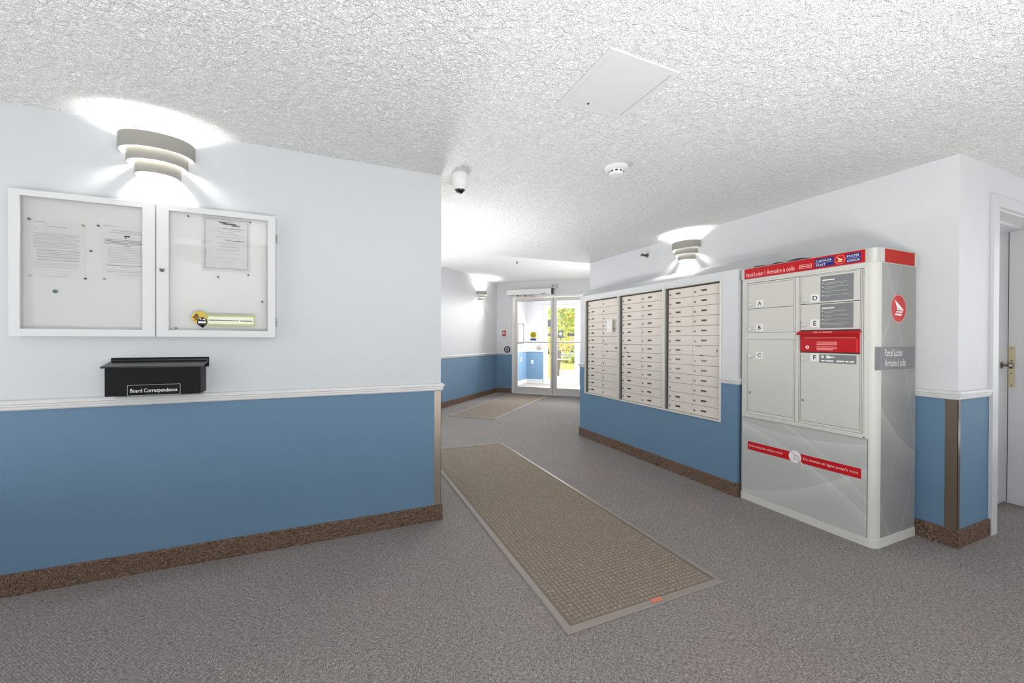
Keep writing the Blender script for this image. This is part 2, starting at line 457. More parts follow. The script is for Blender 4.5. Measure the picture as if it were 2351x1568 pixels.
# chair rails and carpet baseboards (room on the left of each path)
def rev(l): return list(l)[::-1]
rail_left = [C_ + Vector((0, -.0)), Vector((CX_, LY)), Vector((-4.0, LY))]
sweep('trim_1', [D_, C_, Vector((CX_, LY)), Vector((-4, LY))], RAILP, TRIM, 'white chair rail on the left wall')
sweep('baseboard_left', [D_, C_, Vector((CX_, LY)), Vector((-4, LY))], BASEP, BASE_CARPET, 'brown carpet baseboard on the left wall')
sweep('trim_2', [T45(9.03, 3.527).xy, E_, D_], RAILP, TRIM)
sweep('baseboard_foyer', [T45(9.03, 3.527).xy, E_, D_], BASEP, BASE_CARPET)
sweep('trim_3', [Vector((3.962, RY)), Vector((WX, RY)), Vector((WX, 2.28))], RAILP, TRIM, 'white chair rail round the right corner')
sweep('baseboard_right', [Vector((3.968, RY)), Vector((WX, RY)), Vector((WX, 2.28))], BASEP, BASE_CARPET, 'brown carpet baseboard round the right corner')
sweep('trim_4', [Vector((WX - .022, 2.28)), Vector((BX, 2.28)), Vector((BX, 2.428))], RAILP, TRIM)
sweep('trim_5', [Vector((BX, 4.482)), Vector((BX, 4.593)), Vector((WX - .01, 5.11))], RAILP, TRIM)
sweep('baseboard_mail_wall', [Vector((WX - .013, 2.28)), Vector((BX, 2.28)), Vector((BX, 4.593)), Vector((WX, 5.11))], BASEP, BASE_CARPET, 'brown carpet baseboard under the mailboxes')
sweep('trim_6', [T45(11.38, 3.47).xy, T45(11.38, 3.98).xy, T45(9.2, 3.98).xy], RAILP, TRIM)
sweep('baseboard_vestibule', [T45(11.38, 3.47).xy, T45(11.38, 3.98).xy, T45(9.2, 3.98).xy], BASEP, M('base_white', (205, 205, 203), .6))

# metal corner guards
cg = MB().box(CX_ - .046, CX_ + .0025, LY - .0025, LY - .0002, .111, .914).box(CX_ + .0002, CX_ + .0025, LY - .0025, LY + .045, .111, .914)
tag(cg.build('corner_guard', METAL_TAN), 'tan metal corner guard on the end of the left wall', 'corner guard', 'corner guards')
cg = MB().box(WX - .0025, WX - .0002, RY - .0025, RY + .055, .111, .914).box(WX - .0025, WX + .03, RY - .0025, RY - .0002, .111, .914)
tag(cg.build('corner_guard', M('guard_brown', (128, 114, 100), .3, .6, var=.1, varscale=5)), 'brown metal corner guard on the corner right of the parcel locker', 'corner guard', 'corner guards')

# ------------------------------------------------------------------ white door on the right
def right_door():
    r = sempty('door_1', (4.035, RY, 0), 0, 'white door set deep in a white frame at the right edge')
    Wd = M('door_white', (192, 193, 194), .45); Wt = M('casing_white', (206, 207, 208), .4)
    w = .877
    MB().prism([(-.072, 0), (0, 0), (0, 2.18), (w, 2.18), (w, 0), (w + .072, 0), (w + .072, 2.252), (-.072, 2.252)], -.018, -.0005, 'XZ').build('casing', Wt, r)
    MB().box(.0, .010, -.018, .19, 0, 2.17).box(w - .010, w, -.018, .19, 0, 2.17).box(.010, w - .010, -.0005, .19, 2.165, 2.18, .002).build('jamb', Wt, r)
    MB().box(.010, .024, .10, .175, .0, 2.15).box(.010, w - .010, .10, .175, 2.148, 2.165).box(w - .0115, w - .010, .1755, .1758, 0, 2.15).build('door_stop', Wt, r)
    lf = MB().box(.013, w - .014, .178, .222, .012, 2.147, .0015).build('door_leaf', Wd, r)
    jx = w - .010
    k = MB().lathe([(.0, .0), (.028, .0), (.028, .006), (.011, .012), (.011, .030), (.022, .036), (.027, .048), (.022, .060), (0, .063)], (w - .132, .178, 1.095), 24, Matrix.Rotation(PI / 2, 4, 'X'))
    k.build('door_knob', M('knob_metal', (140, 132, 118), .25, .9), lf, True)
    sp = MB().box(jx - .003, jx, .140, .176, .915, 1.245, .0005).build('strike_plate', M('brass_plate', (205, 192, 160), .35, .5), r)
    for z in (1.225, 1.13, 1.03, .935): MB().cyl((jx - .0035, .158, z), .0045, .002, 'X', 8).build('screw', DARK, sp)
    MB().box(.013, .016, .176, .178, .012, 2.147).box(jx - .004, jx - .0005, .176, .1785, .012, 2.147).build('shadow_gap', BLACK, r)
right_door()

# ------------------------------------------------------------------ entrance doors (45 degree frame: x = right, y = outwards)
ALU = M('door_aluminium', (214, 210, 204), .4, .15)
ALUW = M('door_aluminium_white', (232, 230, 227), .4, .05)
GASKET = M('gasket_grey', (120, 118, 114), .6)
def frame_rect(b, x0, x1, z0, z1, wl, wr, wb, wt, y0, y1):
    c = min(.0018, wl * .3, wr * .3, wb * .3, wt * .3, abs(y1 - y0) * .4)
    def ring(d, y, inner=False):
        if inner: q = (x0 + wl - d, x1 - wr + d, z0 + wb - d, z1 - wt + d)
        else: q = (x0 + d, x1 - d, z0 + d, z1 - d)
        return [t.verts.new((q[a], y, q[e])) for a, e in ((0, 2), (1, 2), (1, 3), (0, 3))]
    t = bmesh.new()
    rs = [ring(0, y1), ring(0, y0 + c), ring(c, y0), ring(c, y0, True), ring(0, y0 + c, True), ring(0, y1, True)]
    for A, B in zip(rs, rs[1:] + rs[:1]):
        for k in range(4): t.faces.new((A[k], A[(k + 1) % 4], B[(k + 1) % 4], B[k]))
    bmesh.ops.recalc_face_normals(t, faces=t.faces)
    b._add(t); return b
def entrance_inner():
    o = T45(9.03, 0)
    r = sempty('door_2', o, -PI / 4, 'pair of aluminium framed glass entrance doors')
    b = MB(); b.box(-3.523, -3.482, -.02, .13, 0, 2.33, .002).box(-1.46, -1.425, -.02, .13, 0, 2.33, .002).box(-3.482, -1.46, -.02, .13, 2.275, 2.33, .002).box(-3.482, -1.46, -.03, .13, 0, .022, .002)
    b.build('door_frame', ALUW, r)
    for i, (x0, x1, wl, wr) in enumerate(((-3.474, -2.517, .082, .045), (-2.505, -1.470, .078, .08))):
        lf = frame_rect(MB(), x0, x1, .026, 2.268, wl, wr, .13, .072, .0, .045).build('door_leaf', ALU, r)
        MB().box(x0 + wl, x1 - wr, .018, .026, .156, 2.196).build('glass', GLASS, lf)
        MB().box(x0 + wl, x1 - wr, .006, .040, 1.208, 1.236, .002).build('mid_rail', ALUW, lf)
        frame_rect(MB(), x0 + wl - .001, x1 - wr + .001, .155, 2.197, .006, .006, .006, .006, .004, .018).build('gasket', GASKET, lf)
    MB().box(-2.518, -2.504, .005, .04, .026, 2.268).build('meeting_seal', GASKET, r)
entrance_inner()
def operator():
    r = thing('door_operator', 'long white automatic door opener box above the left entrance door', 'door opener', T45(9.03, 3.07, 2.335), -PI / 4)
    MB().box(-.55, .545, -.13, -.003, .0, .125, .004).build('housing', M('operator_white', (236, 236, 234), .35), r)
    MB().box(.30, .42, -.1315, -.1302, .012, .022).build('maker_mark', INKD, r)
    MB().box(.548, .575, -.12, -.01, -.01, .13, .003).build('end_cap', DARK, r)
    a = MB().tube([(-.28, -.07, -.01), (-.05, -.20, -.035), (.18, -.19, -.05)], .009, 8).build('arm', M('arm_metal', (205, 200, 192), .35, .4), r, True)
    for c_, r_ in (((-.28, -.07, -.012), .022), ((-.05, -.20, -.04), .016)): MB().cyl(c_, r_, .03, 'Z', 14).build('pivot', DARK, a)
    MB().tube([(-.05, -.20, -.045), (.14, -.01, -.055)], .008, 8).build('link_bar', M('arm_metal', (205, 200, 192)), a, True)
operator()
r = thing('motion_sensor', 'small grey motion sensor on a black bracket above the glass doors', 'sensor', T45(9.03, 2.47, 2.47), -PI / 4)
MB().box(-.055, .055, -.07, -.0, .0, .07, .006).build('sensor_head', M('sensor_grey', (200, 196, 190), .4), r)
MB().box(-.055, -.015, -.075, -.07, .035, .05).build('sensor_window', DARK, r)
def disc_button(T, S, z, label, rad, ring):
    r = thing('push_button', label, 'push button', T45(S, T, z), -PI / 4, 'door opener buttons')
    R = Matrix.Rotation(PI / 2, 4, 'X')
    MB().lathe([(0, .002), (rad, .002), (rad, .020), (rad * .86, .030), (0, .030)], (0, 0, 0), 32, R).build('button_ring', ring, r, True)
    MB().lathe([(0, .030), (rad * .70, .030), (rad * .66, .038), (0, .040)], (0, 0, 0), 32, R).build('button_face', M('button_steel', (175, 175, 172), .3, .6), r, True)
    MB().flat([(rad * .3 * math.cos(a), rad * .3 * math.sin(a)) for a in [k * PI / 8 for k in range(16)]], -.0408).build('button_symbol', M('symbol_grey', (90, 92, 96), .5), r)
disc_button(3.646, 9.03, 1.045, 'round steel door button with dark rim on the wall left of the glass doors', .078, M('ring_dark', (52, 52, 52), .35, .5))
disc_button(3.585, 11.38, 1.055, 'round door button seen through the left glass door', .072, M('ring_grey', (110, 112, 114), .35, .3))
r = thing('fire_alarm_pull', 'small red fire alarm pull station on the wall left of the glass doors', 'fire alarm', T45(9.03, 3.727, 1.437), -PI / 4)
MB().box(-.042, .042, -.03, -.001, -.062, .062, .004).build('body', M('alarm_red', (178, 40, 42), .4), r)
MB().box(-.028, .028, -.036, -.030, -.012, .012, .002).box(-.014, .014, -.038, -.036, .018, .04).build('pull_handle', WHITEINK, r)
# stickers on the glass of the left leaf
st = thing('door_sticker', 'round yellow sticker with a blue strip on the left glass door', 'sticker', T45(9.048, 2.994, 1.36), -PI / 4)
MB().flat([(.078 * math.cos(a), .035 + .078 * math.sin(a)) for a in [k * PI / 16 for k in range(32)]], -.002).build('yellow_disc', M('sticker_yellow', (214, 190, 30), .5), st)
MB().box(-.05, .05, -.0032, -.0022, .018, .030).box(-.035, .035, -.0032, -.0022, .042, .052).build('disc_print', M('sticker_ink', (120, 104, 10), .5), st)
MB().flat([(-.077, -.098), (.077, -.098), (.077, -.048), (-.077, -.048)], -.002).build('blue_strip', M('sticker_blue', (44, 84, 140), .5), st)
# framed notice on the vestibule wall
r = thing('framed_notice', 'framed white notice on the vestibule wall behind the left glass door', 'notice', T45(10.86, 3.98, 1.46), PI / 4)
frame_rect(MB(), -.25, .23, -.29, .29, .035, .035, .03, .03, -.03, -.002).build('frame', M('notice_frame', (84, 86, 84), .5), r)
MB().box(-.21, .21, -.010, -.002, -.27, .27).build('sheet', PAPER, r)
MB().box(-.15, .1, -.0112, -.0105, .19, .205).box(-.15, .05, -.0112, -.0105, .15, .16).box(-.15, .12, -.0112, -.0105, .12, .13).build('print', INK, r)
for s_, t_, z_, rt, lab in ((10.9, 3.98, .72, PI / 4, 'white cover plate low on the vestibule side wall'), (11.38, 3.80, .62, -PI / 4, 'white plate drawn for a reflection on the blue vestibule wall')):  # second plate stands in for the sconce's reflected bright spot
    r = thing('outlet_or_reflection', lab, 'outlet', T45(s_, t_, z_), rt, 'vestibule outlet plates')
    MB().box(-.036, .036, -.007, -.001, -.058, .058, .002).build('plate', TRIM, r)
    MB().box(-.016, .016, -.009, -.007, .010, .036, .001).box(-.016, .016, -.009, -.007, -.036, -.010, .001).build('socket', M('socket_grey', (205, 205, 200), .4), r)
# outer door and sidelight
def entrance_outer():
    r = sempty('door_3', T45(11.38, 0), -PI / 4, 'outer aluminium framed glass door with a narrow sidelight')
    b = MB(); frame_rect(b, -3.458, -2.382, 0, 2.305, .055, .055, .02, .05, .01, .12); b.box(-3.215, -3.15, .01, .12, .02, 2.255, .002)
    b.build('door_frame', ALUW, r)
    sl = frame_rect(MB(), -3.403, -3.215, .02, 2.255, .062, .02, .12, .05, .03, .09).build('sidelight', ALUW, r)
    MB().box(-3.341, -3.235, .055, .062, .14, 2.205).build('glass', GLASS, sl)
    lf = frame_rect(MB(), -3.148, -2.44, .025, 2.252, .09, .092, .115, .055, .03, .075).build('door_leaf', ALUW, r)
    MB().box(-3.058, -2.532, .05, .057, .14, 2.197).build('glass', GLASS, lf)
    MB().box(-3.058, -2.532, .035, .07, 1.215, 1.235, .002).build('mid_rail', ALUW, lf)
    MB().tube([(-2.60, .0, .98), (-2.60, -.05, 1.0), (-2.60, -.05, 1.36), (-2.60, .0, 1.38)], .012, 8).build('pull_handle', SCREWM, lf, True)
entrance_outer()
def glass_sign(name, x0, x1, z0, z1, mat, label, round_=False):
    cx, cz = (x0 + x1) / 2, (z0 + z1) / 2
    r = thing(name, label, 'sign', T45(11.38 + .045, -cx, cz), -PI / 4, 'signs on the outer door glass')
    hw, hh = (x1 - x0) / 2, (z1 - z0) / 2
    MB().box(-hw, hw, -.003, -.001, -hh, hh).build('sign_sheet', mat, r)
    return r
g = glass_sign('glass_sign', -3.03, -2.87, 1.33, 1.56, M('sign_dark', (48, 56, 50), .5), 'dark square sign with pale emblem on the outer glass door')
MB().flat([(.045 * math.cos(a), .01 + .045 * math.sin(a)) for a in [k * PI / 10 for k in range(20)]], -.004).build('emblem', M('emblem_pale', (150, 160, 140), .6), g)
glass_sign('glass_sign', -2.735, -2.54, 1.395, 1.47, M('sign_black', (22, 30, 26), .5), 'small black rectangular sign at the right of the outer glass door')
glass_sign('glass_sign', -3.338, -3.238, 1.66, 1.87, M('sign_grey', (88, 88, 92), .5), 'grey square sign, upper of two on the sidelight')
glass_sign('glass_sign', -3.338, -3.238, 1.39, 1.48, M('sign_grey2', (80, 74, 84), .5), 'grey strip sign, lower of two on the sidelight')

# ------------------------------------------------------------------ outdoors
def exterior():
    def slab(name, Sa, Sb, Ta, Tb, z0, z1, mat, label):
        b = MB().prism([tuple(T45(a, t).xy) for a, t in ((Sa, Ta), (Sb, Ta), (Sb, Tb), (Sa, Tb))], z0, z1)
        return struct(b.build(name, mat), label)
    slab('path', 11.36, 17.2, 16, -8, -.1, -.02, M('concrete', (226, 222, 214), .9, bump=(30, .3, .004), var=.05, varscale=6), 'pale concrete walk outside the doors')
    slab('lawn', 17.2, 27.5, 24, -12, -.1, -.01, M('lawn_green', (150, 150, 60), .95, bump=(60, .8, .03), var=.4, varscale=5), 'lawn beyond the walk')
    slab('street', 27.5, 60, 40, -24, -.1, -.04, M('asphalt', (120, 120, 122), .9, bump=(40, .3, .01), var=.1), 'street beyond the lawn')
    b = MB().box(-14, 14, -.35, .35, 0, .28)
    # clipped hedge: many small leaves
    hedge_leaf = leaf_mesh([(random.uniform(-14, 14), random.uniform(-.4, .4), random.uniform(.02, .34)) for _ in range(5000)], .09)
    o = T45(22.0, 5.3, 0)
    h = link('hedge', hedge_leaf, None, o, -PI / 4); hedge_leaf.materials.append(M('leaf_olive', (120, 118, 30), .6, var=.4, varscale=4))
    tag(h, 'low olive hedge strip across the lawn', 'hedge', kind='stuff')
def leaf_mesh(pts, size):
    vs, fs = [], []
    for p in pts:
        a = Vector((random.gauss(0, 1), random.gauss(0, 1), random.gauss(0, 1))).normalized()
        b_ = a.orthogonal().normalized(); c = a.cross(b_)
        s = size * random.uniform(.6, 1.3); p = Vector(p); n = len(vs)
        vs += [p - b_ * s, p + c * s * .45, p + b_ * s, p - c * s * .45]; fs.append((n, n + 1, n + 2, n + 3))
    me = bpy.data.meshes.new('foliage'); me.from_pydata([tuple(v) for v in vs], [], fs); return me
def cl(sg): return max(-1.4 * sg, min(1.4 * sg, random.gauss(0, sg)))
def tree(S, T, h, cr, cz, n, leafs, mats, label, trunk_r=.09, lean=0):
    r = thing('tree', label, 'tree', T45(S, T, 0), -PI / 4, 'trees outside the entrance')
    t = MB().tube([(0, 0, -.05), (lean * .3 + .02, 0, h * .25), (lean * .7 - .02, .02, h * .5), (lean, 0, h)], trunk_r, 10)
    for k in range(7):
        a = k * 2.4; z = h * (.45 + .07 * k)
        t.tube([(lean * .8, 0, z), (lean * .8 + .4 * cr * math.cos(a), .4 * cr * math.sin(a), z + .35 * cr), (lean * .8 + .8 * cr * math.cos(a), .8 * cr * math.sin(a), z + .5 * cr)], trunk_r * .35, 6)
    t.build('trunk', M('bark', (86, 66, 52), .9, bump=(25, .6, .02), var=.3, varscale=9), r, True)
    clumps = [(cl(.45) * cr, cl(.45) * cr, cz + random.gauss(0, .42) * cr) for _ in range(max(12, n // 260))]
    for i, m in enumerate(mats):
        pts = []
        for _ in range(n // len(mats)):
            c = random.choice(clumps); q = cr * .26
            pts.append((c[0] + cl(q), c[1] + cl(q), max(.7, c[2] + random.gauss(0, q))))
        me = leaf_mesh(pts, leafs); me.materials.append(m)
        o = link('foliage', me, r); o['kind'] = 'stuff'
exterior()
YEL = M('leaf_yellow', (206, 176, 24), .5, var=.2, varscale=3); GRN = M('leaf_green', (128, 150, 30), .5, var=.3, varscale=3)
DGR = M('leaf_dark', (62, 96, 52), .6, var=.3); TEAL = M('leaf_teal', (60, 104, 92), .6, var=.3); ORG = M('leaf_orange', (210, 130, 50), .5, var=.25)
tree(14.1, 3.72, 2.6, 1.05, 2.35, 7000, .055, [YEL, GRN, GRN], 'small young tree with yellow-green leaves just outside the doors', .045, -.05)
tree(17.6, 4.62, 2.2, .75, 1.30, 2200, .06, [ORG, YEL], 'low orange-leaved shrub tree behind the young tree', .05, .1)
tree(29.5, 10.3, 4, 2.4, 3.4, 9000, .16, [YEL, GRN], 'broad yellow tree across the lawn at left', .18)
tree(30.5, 5.2, 4, 2.4, 3.7, 9000, .16, [GRN, YEL], 'broad lime-green tree across the lawn at right', .18)
tree(48, 10.0, 5, 3.4, 5.2, 8000, .2, [DGR, TEAL], 'dark blue-green conifer-like tree behind the lime tree', .2)
tree(62, 19.5, 6, 5.0, 5.0, 8000, .22, [GRN, DGR], 'mid-green tree far behind the yellow tree', .2)
def car(S, T, col, label, rz):
    r = thing('car', label, 'car', T45(S, T, -.04), rz, 'cars parked in the street')
    prof = [(-2.2, .35), (-2.25, .75), (-1.5, .95), (-.9, 1.38), (.6, 1.42), (1.35, .98), (2.15, .85), (2.25, .4), (2.0, .28), (-2.0, .28)]
    b = MB().prism(prof, -.82, .82, 'XZ'); bmesh.ops.bevel(b.bm, geom=list(b.bm.edges), offset=.05, segments=2, affect='EDGES')
    body = b.build('body', col, r, True)
    MB().prism([(-1.32, .98), (-.85, 1.32), (.52, 1.36), (1.1, 1.0)], -.83, .83, 'XZ').build('side_window', M('car_glass', (30, 36, 42), .1), body)
    for x in (-1.4, 1.4):
        for y in (-.78, .78):
            MB().cyl((x, y, .32), .32, .22, 'Y', 24, bev=.03).build('wheel', M('tyre', (24, 24, 26), .8), r)
car(35.0, 8.7, M('car_maroon', (92, 30, 40), .25, coat=.5), 'maroon car parked beyond the lawn', PI / 4 * -1)
car(40.0, 9.9, M('car_teal', (60, 82, 86), .25, coat=.5), 'grey-teal car parked behind the maroon one', PI / 4 * -1)
r = thing('wooden_post', 'tan wooden post outside the sidelight', 'post', T45(13.2, 3.83, -.02), -PI / 4)
MB().box(-.10, .10, -.10, .10, 0, .78, .008).build('shaft', M('post_wood', (206, 160, 92), .7, bump=(20, .3, .004), var=.12), r)
MB().box(-.12, .12, -.12, .12, .78, .82, .008).build('cap', M('post_cap', (176, 130, 72), .7), r)

# ------------------------------------------------------------------ wall sconces
SC_OUT = M('sconce_backlit', (150, 149, 143), .5); SC_IN = M('sconce_inside', (246, 244, 238), .6)  # outer grey holds the backlit shade of white-coated tiers; inside stays white
SC_MESH = {}
def sconce(loc, rot, label, power=None):
    r = thing('wall_sconce', label, 'wall light', loc, rot, 'three-tier curved wall sconces')
    for k, (z0, z1, hw, d) in enumerate(((.004, .084, .164, .150), (-.052, .010, .131, .126), (-.112, -.047, .098, .102))):
        if k not in SC_MESH:
            n = 28; bm = bmesh.new(); th = .0035; rows = []
            for a_, b_, z in ((hw, d, z0), (hw, d, z1), (hw - th, d - th, z1), (hw - th, d - th, z0)):
                rows.append([bm.verts.new((-a_ * math.cos(PI * i / n), -b_ * math.sin(PI * i / n) ** .8, z)) for i in range(n + 1)])
            for q in range(4):
                A, B = rows[q], rows[(q + 1) % 4]
                for i in range(n):
                    fc_ = bm.faces.new((A[i], A[i + 1], B[i + 1], B[i])); fc_.material_index = 1 if q == 2 else 0
            for e in (0, -1): bm.faces.new([rw[e] for rw in rows])
            bmesh.ops.recalc_face_normals(bm, faces=bm.faces)
            me = bpy.data.meshes.new('shade_tier'); bm.to_mesh(me); bm.free(); me.materials.append(SC_OUT); me.materials.append(SC_IN)
            for p in me.polygons: p.use_smooth = True
            me.set_sharp_from_angle(angle=math.radians(40)); SC_MESH[k] = me
        link('shade_tier', SC_MESH[k], r)
    MB().box(-.05, .05, -.012, -.0005, -.06, .05, .003).build('back_plate', TRIM, r)
    MB().lathe([(0, -.04), (.014, -.036), (.018, -.01), (.012, .015), (.012, .03), (0, .032)], (0, -.06, .0), 16).build('bulb', M('bulb_glow', (255, 250, 240), .5, emit=((255, 244, 226), 18.0)), r, True)
    MB().tube([(0, -.012, .035), (0, -.06, .036)], .008, 8).build('lamp_holder', TRIM, r, True)
    l = bpy.data.lights.new('sconce_light', 'POINT'); l.energy = power or SCONCE_W; l.shadow_soft_size = .035; l.color = (1, .955, .90)
    lo = bpy.data.objects.new('sconce_light', l); COL.objects.link(lo); lo.parent = r; lo.location = (0, -.068, .006)
    return r
sconce((-.893, LY, 2.272), 0, 'curved three-tier sconce above the white notice cabinet')
sconce((WX, 3.271, 2.262), -PI / 2, 'curved three-tier sconce above the wall of mailboxes')
p = T45(8.08, 3.93, 2.262); sconce(p, PI / 4, 'small far sconce on the foyer wall left of the glass doors')
p = T45(5.3, 3.93, 2.262); sconce(p, PI / 4, 'foyer sconce hidden behind the left wall corner', 14)
sconce((CX_, 3.72, 2.262), PI / 2, 'sconce on the hidden return of the left wall')
sconce((-1.554, -.28, 2.262), PI, 'sconce behind the camera that shows in the cabinet glass', 75)

# ------------------------------------------------------------------ notice cabinet
def cabinet():
    r = thing('notice_cabinet', 'white framed glass notice cabinet with two doors on the left wall', 'notice board', (-.8885, LY, 1.647))
    CAB = M('cabinet_white', (214, 215, 216), .38)
    MB().box(-.5615, .5615, -.010, -.001, -.358, .359).build('back_panel', M('pinboard_white', (251, 251, 249), .6), r)
    b = MB(); b.box(-.5615, -.5495, -.046, -.010, -.358, .359).box(.5495, .5615, -.046, -.010, -.358, .359).box(-.5495, .5495, -.046, -.010, -.358, -.346).box(-.5495, .5495, -.046, -.010, .347, .359)
    b.build('case', CAB, r)
    for i, (x0, x1, a, c) in enumerate(((-.5615, -.0025, .040, .054), (.0025, .5615, .054, .040))):
        d = frame_rect(MB(), x0, x1, -.359, .360, a, c, .037, .030, -.062, -.047).build('door', CAB, r)
        MB().box(x0 + a - .001, x1 - c + .001, -.056, -.053, -.322, .330).build('glass', mat_glass('cabinet_glass', (.998, .998, .998), 1.5), d)
        if i:
            MB().lathe([(0, 0), (.011, 0), (.011, .004), (.0075, .007), (.0075, .010), (0, .010)], (.028, -.062, .004), 20, Matrix.Rotation(PI / 2, 4, 'X')).build('lock', SCREWM, d, True)
            MB().box(.0265, .0295, -.0728, -.072, -.001, .009).build('keyhole', BLACK, d)
            for z in (.23, -.27):
                MB().cyl((.5645, -.050, z), .004, .05, 'Z', 10).build('hinge', SCREWM, d)
cabinet()
def sheet(x0, x1, z0, z1, label, lines, y=LY - .013, tilt=0.0, border=False):
    cx, cz = (x0 + x1) / 2, (z0 + z1) / 2
    r = thing('notice_sheet', label, 'paper', (cx, y, cz), 0, 'sheets pinned in the notice cabinet')
    r.rotation_euler = (0, tilt, 0)
    w, h = (x1 - x0) / 2, (z1 - z0) / 2
    MB().box(-w, w, 0, .0006, -h, h).build('page', PAPER, r)
    groups = {}
    for (u0, u1, v, t, m) in lines:
        groups.setdefault((m, u0, v) if m == 2 else (m, 0, 0), MB()).flat([(-w + u0 * 2 * w, h - v * 2 * h - t), (-w + u1 * 2 * w, h - v * 2 * h - t), (-w + u1 * 2 * w, h - v * 2 * h + t), (-w + u0 * 2 * w, h - v * 2 * h + t)], -.0006)
    for (m, _, _), b in groups.items(): b.build('print', {0: INK, 1: INKD, 2: INKK, 3: M('ink_pale', (222, 223, 224), .8)}[m], r)
    if border: frame_rect(MB(), -w * .93, w * .93, -h * .93, h * .96, .0016, .0016, .0016, .0016, -.0008, -.0004).build('border', INKK, r)
    return r
L1 = [(.05, .28, .02, .0016, 0), (.30, .66, .09, .0022, 0), (.06, .15, .12, .0015, 3), (.06, .12, .15, .0015, 3)]
for k, v in enumerate([.22, .245, .27, .30, .325, .36, .385, .41, .435, .46]): L1.append((.06, .9 - .06 * (k % 3 == 2), v, .0022, 3))
for k, v in enumerate([.51, .54, .57, .60, .63, .66, .69]): L1.append((.12, .9, v, .0022, 3 if k % 2 else 0))
L1 += [(.06, .88, .74, .002, 3), (.06, .9, .77, .002, 3), (.06, .86, .81, .002, 3), (.5, .72, .88, .0015, 3), (.5, .68, .93, .0015, 3), (.3, .68, .97, .0015, 3)]
sheet(-1.398, -1.192, 1.585, 1.870, 'letter-size typed page, leftmost in the notice cabinet', L1)
L2 = [(.05, .30, .03, .0016, 0), (.20, .75, .10, .0018, 0), (.16, .78, .14, .0018, 0), (.43, .54, .195, .004, 2), (.44, .47, .23, .003, 2)]
for v in (.27, .295, .32, .345): L2.append((.06, .97, v, .0010, 1))
L2 += [(.42, .55, .375, .001, 1)]
for k, v in enumerate([.41, .44, .47, .50, .53, .56, .59, .62, .65, .68]): L2.append((.12, .95, v, .0018, 3))
L2 += [(.08, .97, .735, .0010, 1), (.36, .64, .765, .0010, 0), (.06, .97, .82, .0014, 3), (.1, .9, .85, .0014, 0), (.3, .75, .89, .0014, 3), (.3, .7, .92, .0014, 3)]
sheet(-1.128, -.914, 1.590, 1.882, 'typed page with bold lines, second from left in the notice cabinet', L2)
L3 = [(.30, .62, .07, .0016, 1), (.42, .70, .10, .004, 2), (.35, .48, .085, .003, 2), (.60, .78, .125, .003, 2), (.40, .50, .19, .0012, 1), (.52, .9, .19, .0012, 1), (.50, .82, .225, .0012, 0), (.28, .66, .26, .0014, 0), (.35, .75, .30, .0014, 0), (.25, .7, .36, .0012, 0), (.45, .6, .41, .0014, 1), (.62, .9, .42, .0014, 1), (.72, .8, .42, .0022, 2), (.3, .7, .48, .0012, 0), (.35, .75, .54, .0012, 0), (.3, .8, .60, .0012, 3), (.3, .8, .68, .0012, 3), (.25, .8, .76, .0012, 3), (.3, .7, .84, .0012, 3)]
s3 = sheet(-.690, -.466, 1.675, 1.975, 'bordered notice page in a shiny plastic sleeve, right door of the cabinet', L3, border=True)
def sleeve():
    n = 24; bm = bmesh.new(); w, h = .118, .158; g = []
    for j in range(n + 1):
        row = []
        for i in range(n + 1):
            u, v = i / n, j / n
            y = -.006 - .0022 * math.sin(v * 19 + u * 3.5) - .0016 * math.sin(v * 31 - u * 5) - .001 * math.sin(u * 9)
            row.append(bm.verts.new((-w + 2 * w * u, y, -h + 2 * h * v)))
        g.append(row)
    for j in range(n):
        for i in range(n): bm.faces.new((g[j][i], g[j][i + 1], g[j + 1][i + 1], g[j + 1][i]))
    me = bpy.data.meshes.new('plastic_sleeve'); bm.to_mesh(me); bm.free()
    for p in me.polygons: p.use_smooth = True
    me.materials.append(mat_glass('plastic_film', (.96, .96, .97), 1.8, .02)); link('plastic_sleeve', me, s3)
sleeve()
PINS = [(-1.397, 1.872, (110, 42, 42), 'dark red pushpin at the top left of the leftmost page'), (-1.196, 1.862, (190, 160, 100), 'tan pushpin at the top right of the leftmost page'), (-1.394, 1.592, (210, 210, 206), 'white pushpin at the bottom left of the leftmost page'), (-1.187, 1.588, (30, 30, 32), 'black pushpin at the bottom right of the leftmost page'), (-1.137, 1.868, (36, 38, 62), 'navy pushpin at the top left of the second page'), (-1.113, 1.592, (170, 170, 168), 'grey pushpin at the bottom of the second page'), (-1.166, 1.733, (30, 88, 70), 'small dark green pushpin between the two left pages'), (-.462, 1.966, (70, 26, 30), 'dark red pushpin at the top right of the bordered page'), (-.470, 1.655, (140, 50, 60), 'red pushpin below the bordered page at right'), (-.617, 1.634, (90, 90, 92), 'grey pushpin below the bordered page at left'), (-.399, 1.500, (40, 40, 44), 'black pushpin alone near the right edge of the cabinet'), (-.812, 1.337, (120, 120, 118), 'steel pushpin at the bottom left of the right door'), (-.757, 1.966, (60, 60, 62), 'dark pushpin at the top left of the right door')]
for x, z, c, lab in PINS:
    r = thing('pushpin', lab, 'pushpin', (x, LY - .0135, z), 0, 'pushpins in the notice cabinet')
    R = Matrix.Rotation(PI / 2, 4, 'X')
    MB().lathe([(0, .001), (.0035, .001), (.0028, .006), (.005, .010), (.0045, .013), (0, .0135)], (0, 0, 0), 14, R).build('head', M('pin_%d_%d_%d' % c, c, .35), r, True)
tag(MB().lathe([(0, 0), (.010, 0), (.009, .004), (.004, .006), (0, .006)], (-1.306, LY - .0115, 1.517), 16, Matrix.Rotation(PI / 2, 4, 'X')).build('magnet_dot', M('magnet_green', (60, 130, 96), .5), None, True), 'flat green dot stuck below the leftmost page', 'magnet')
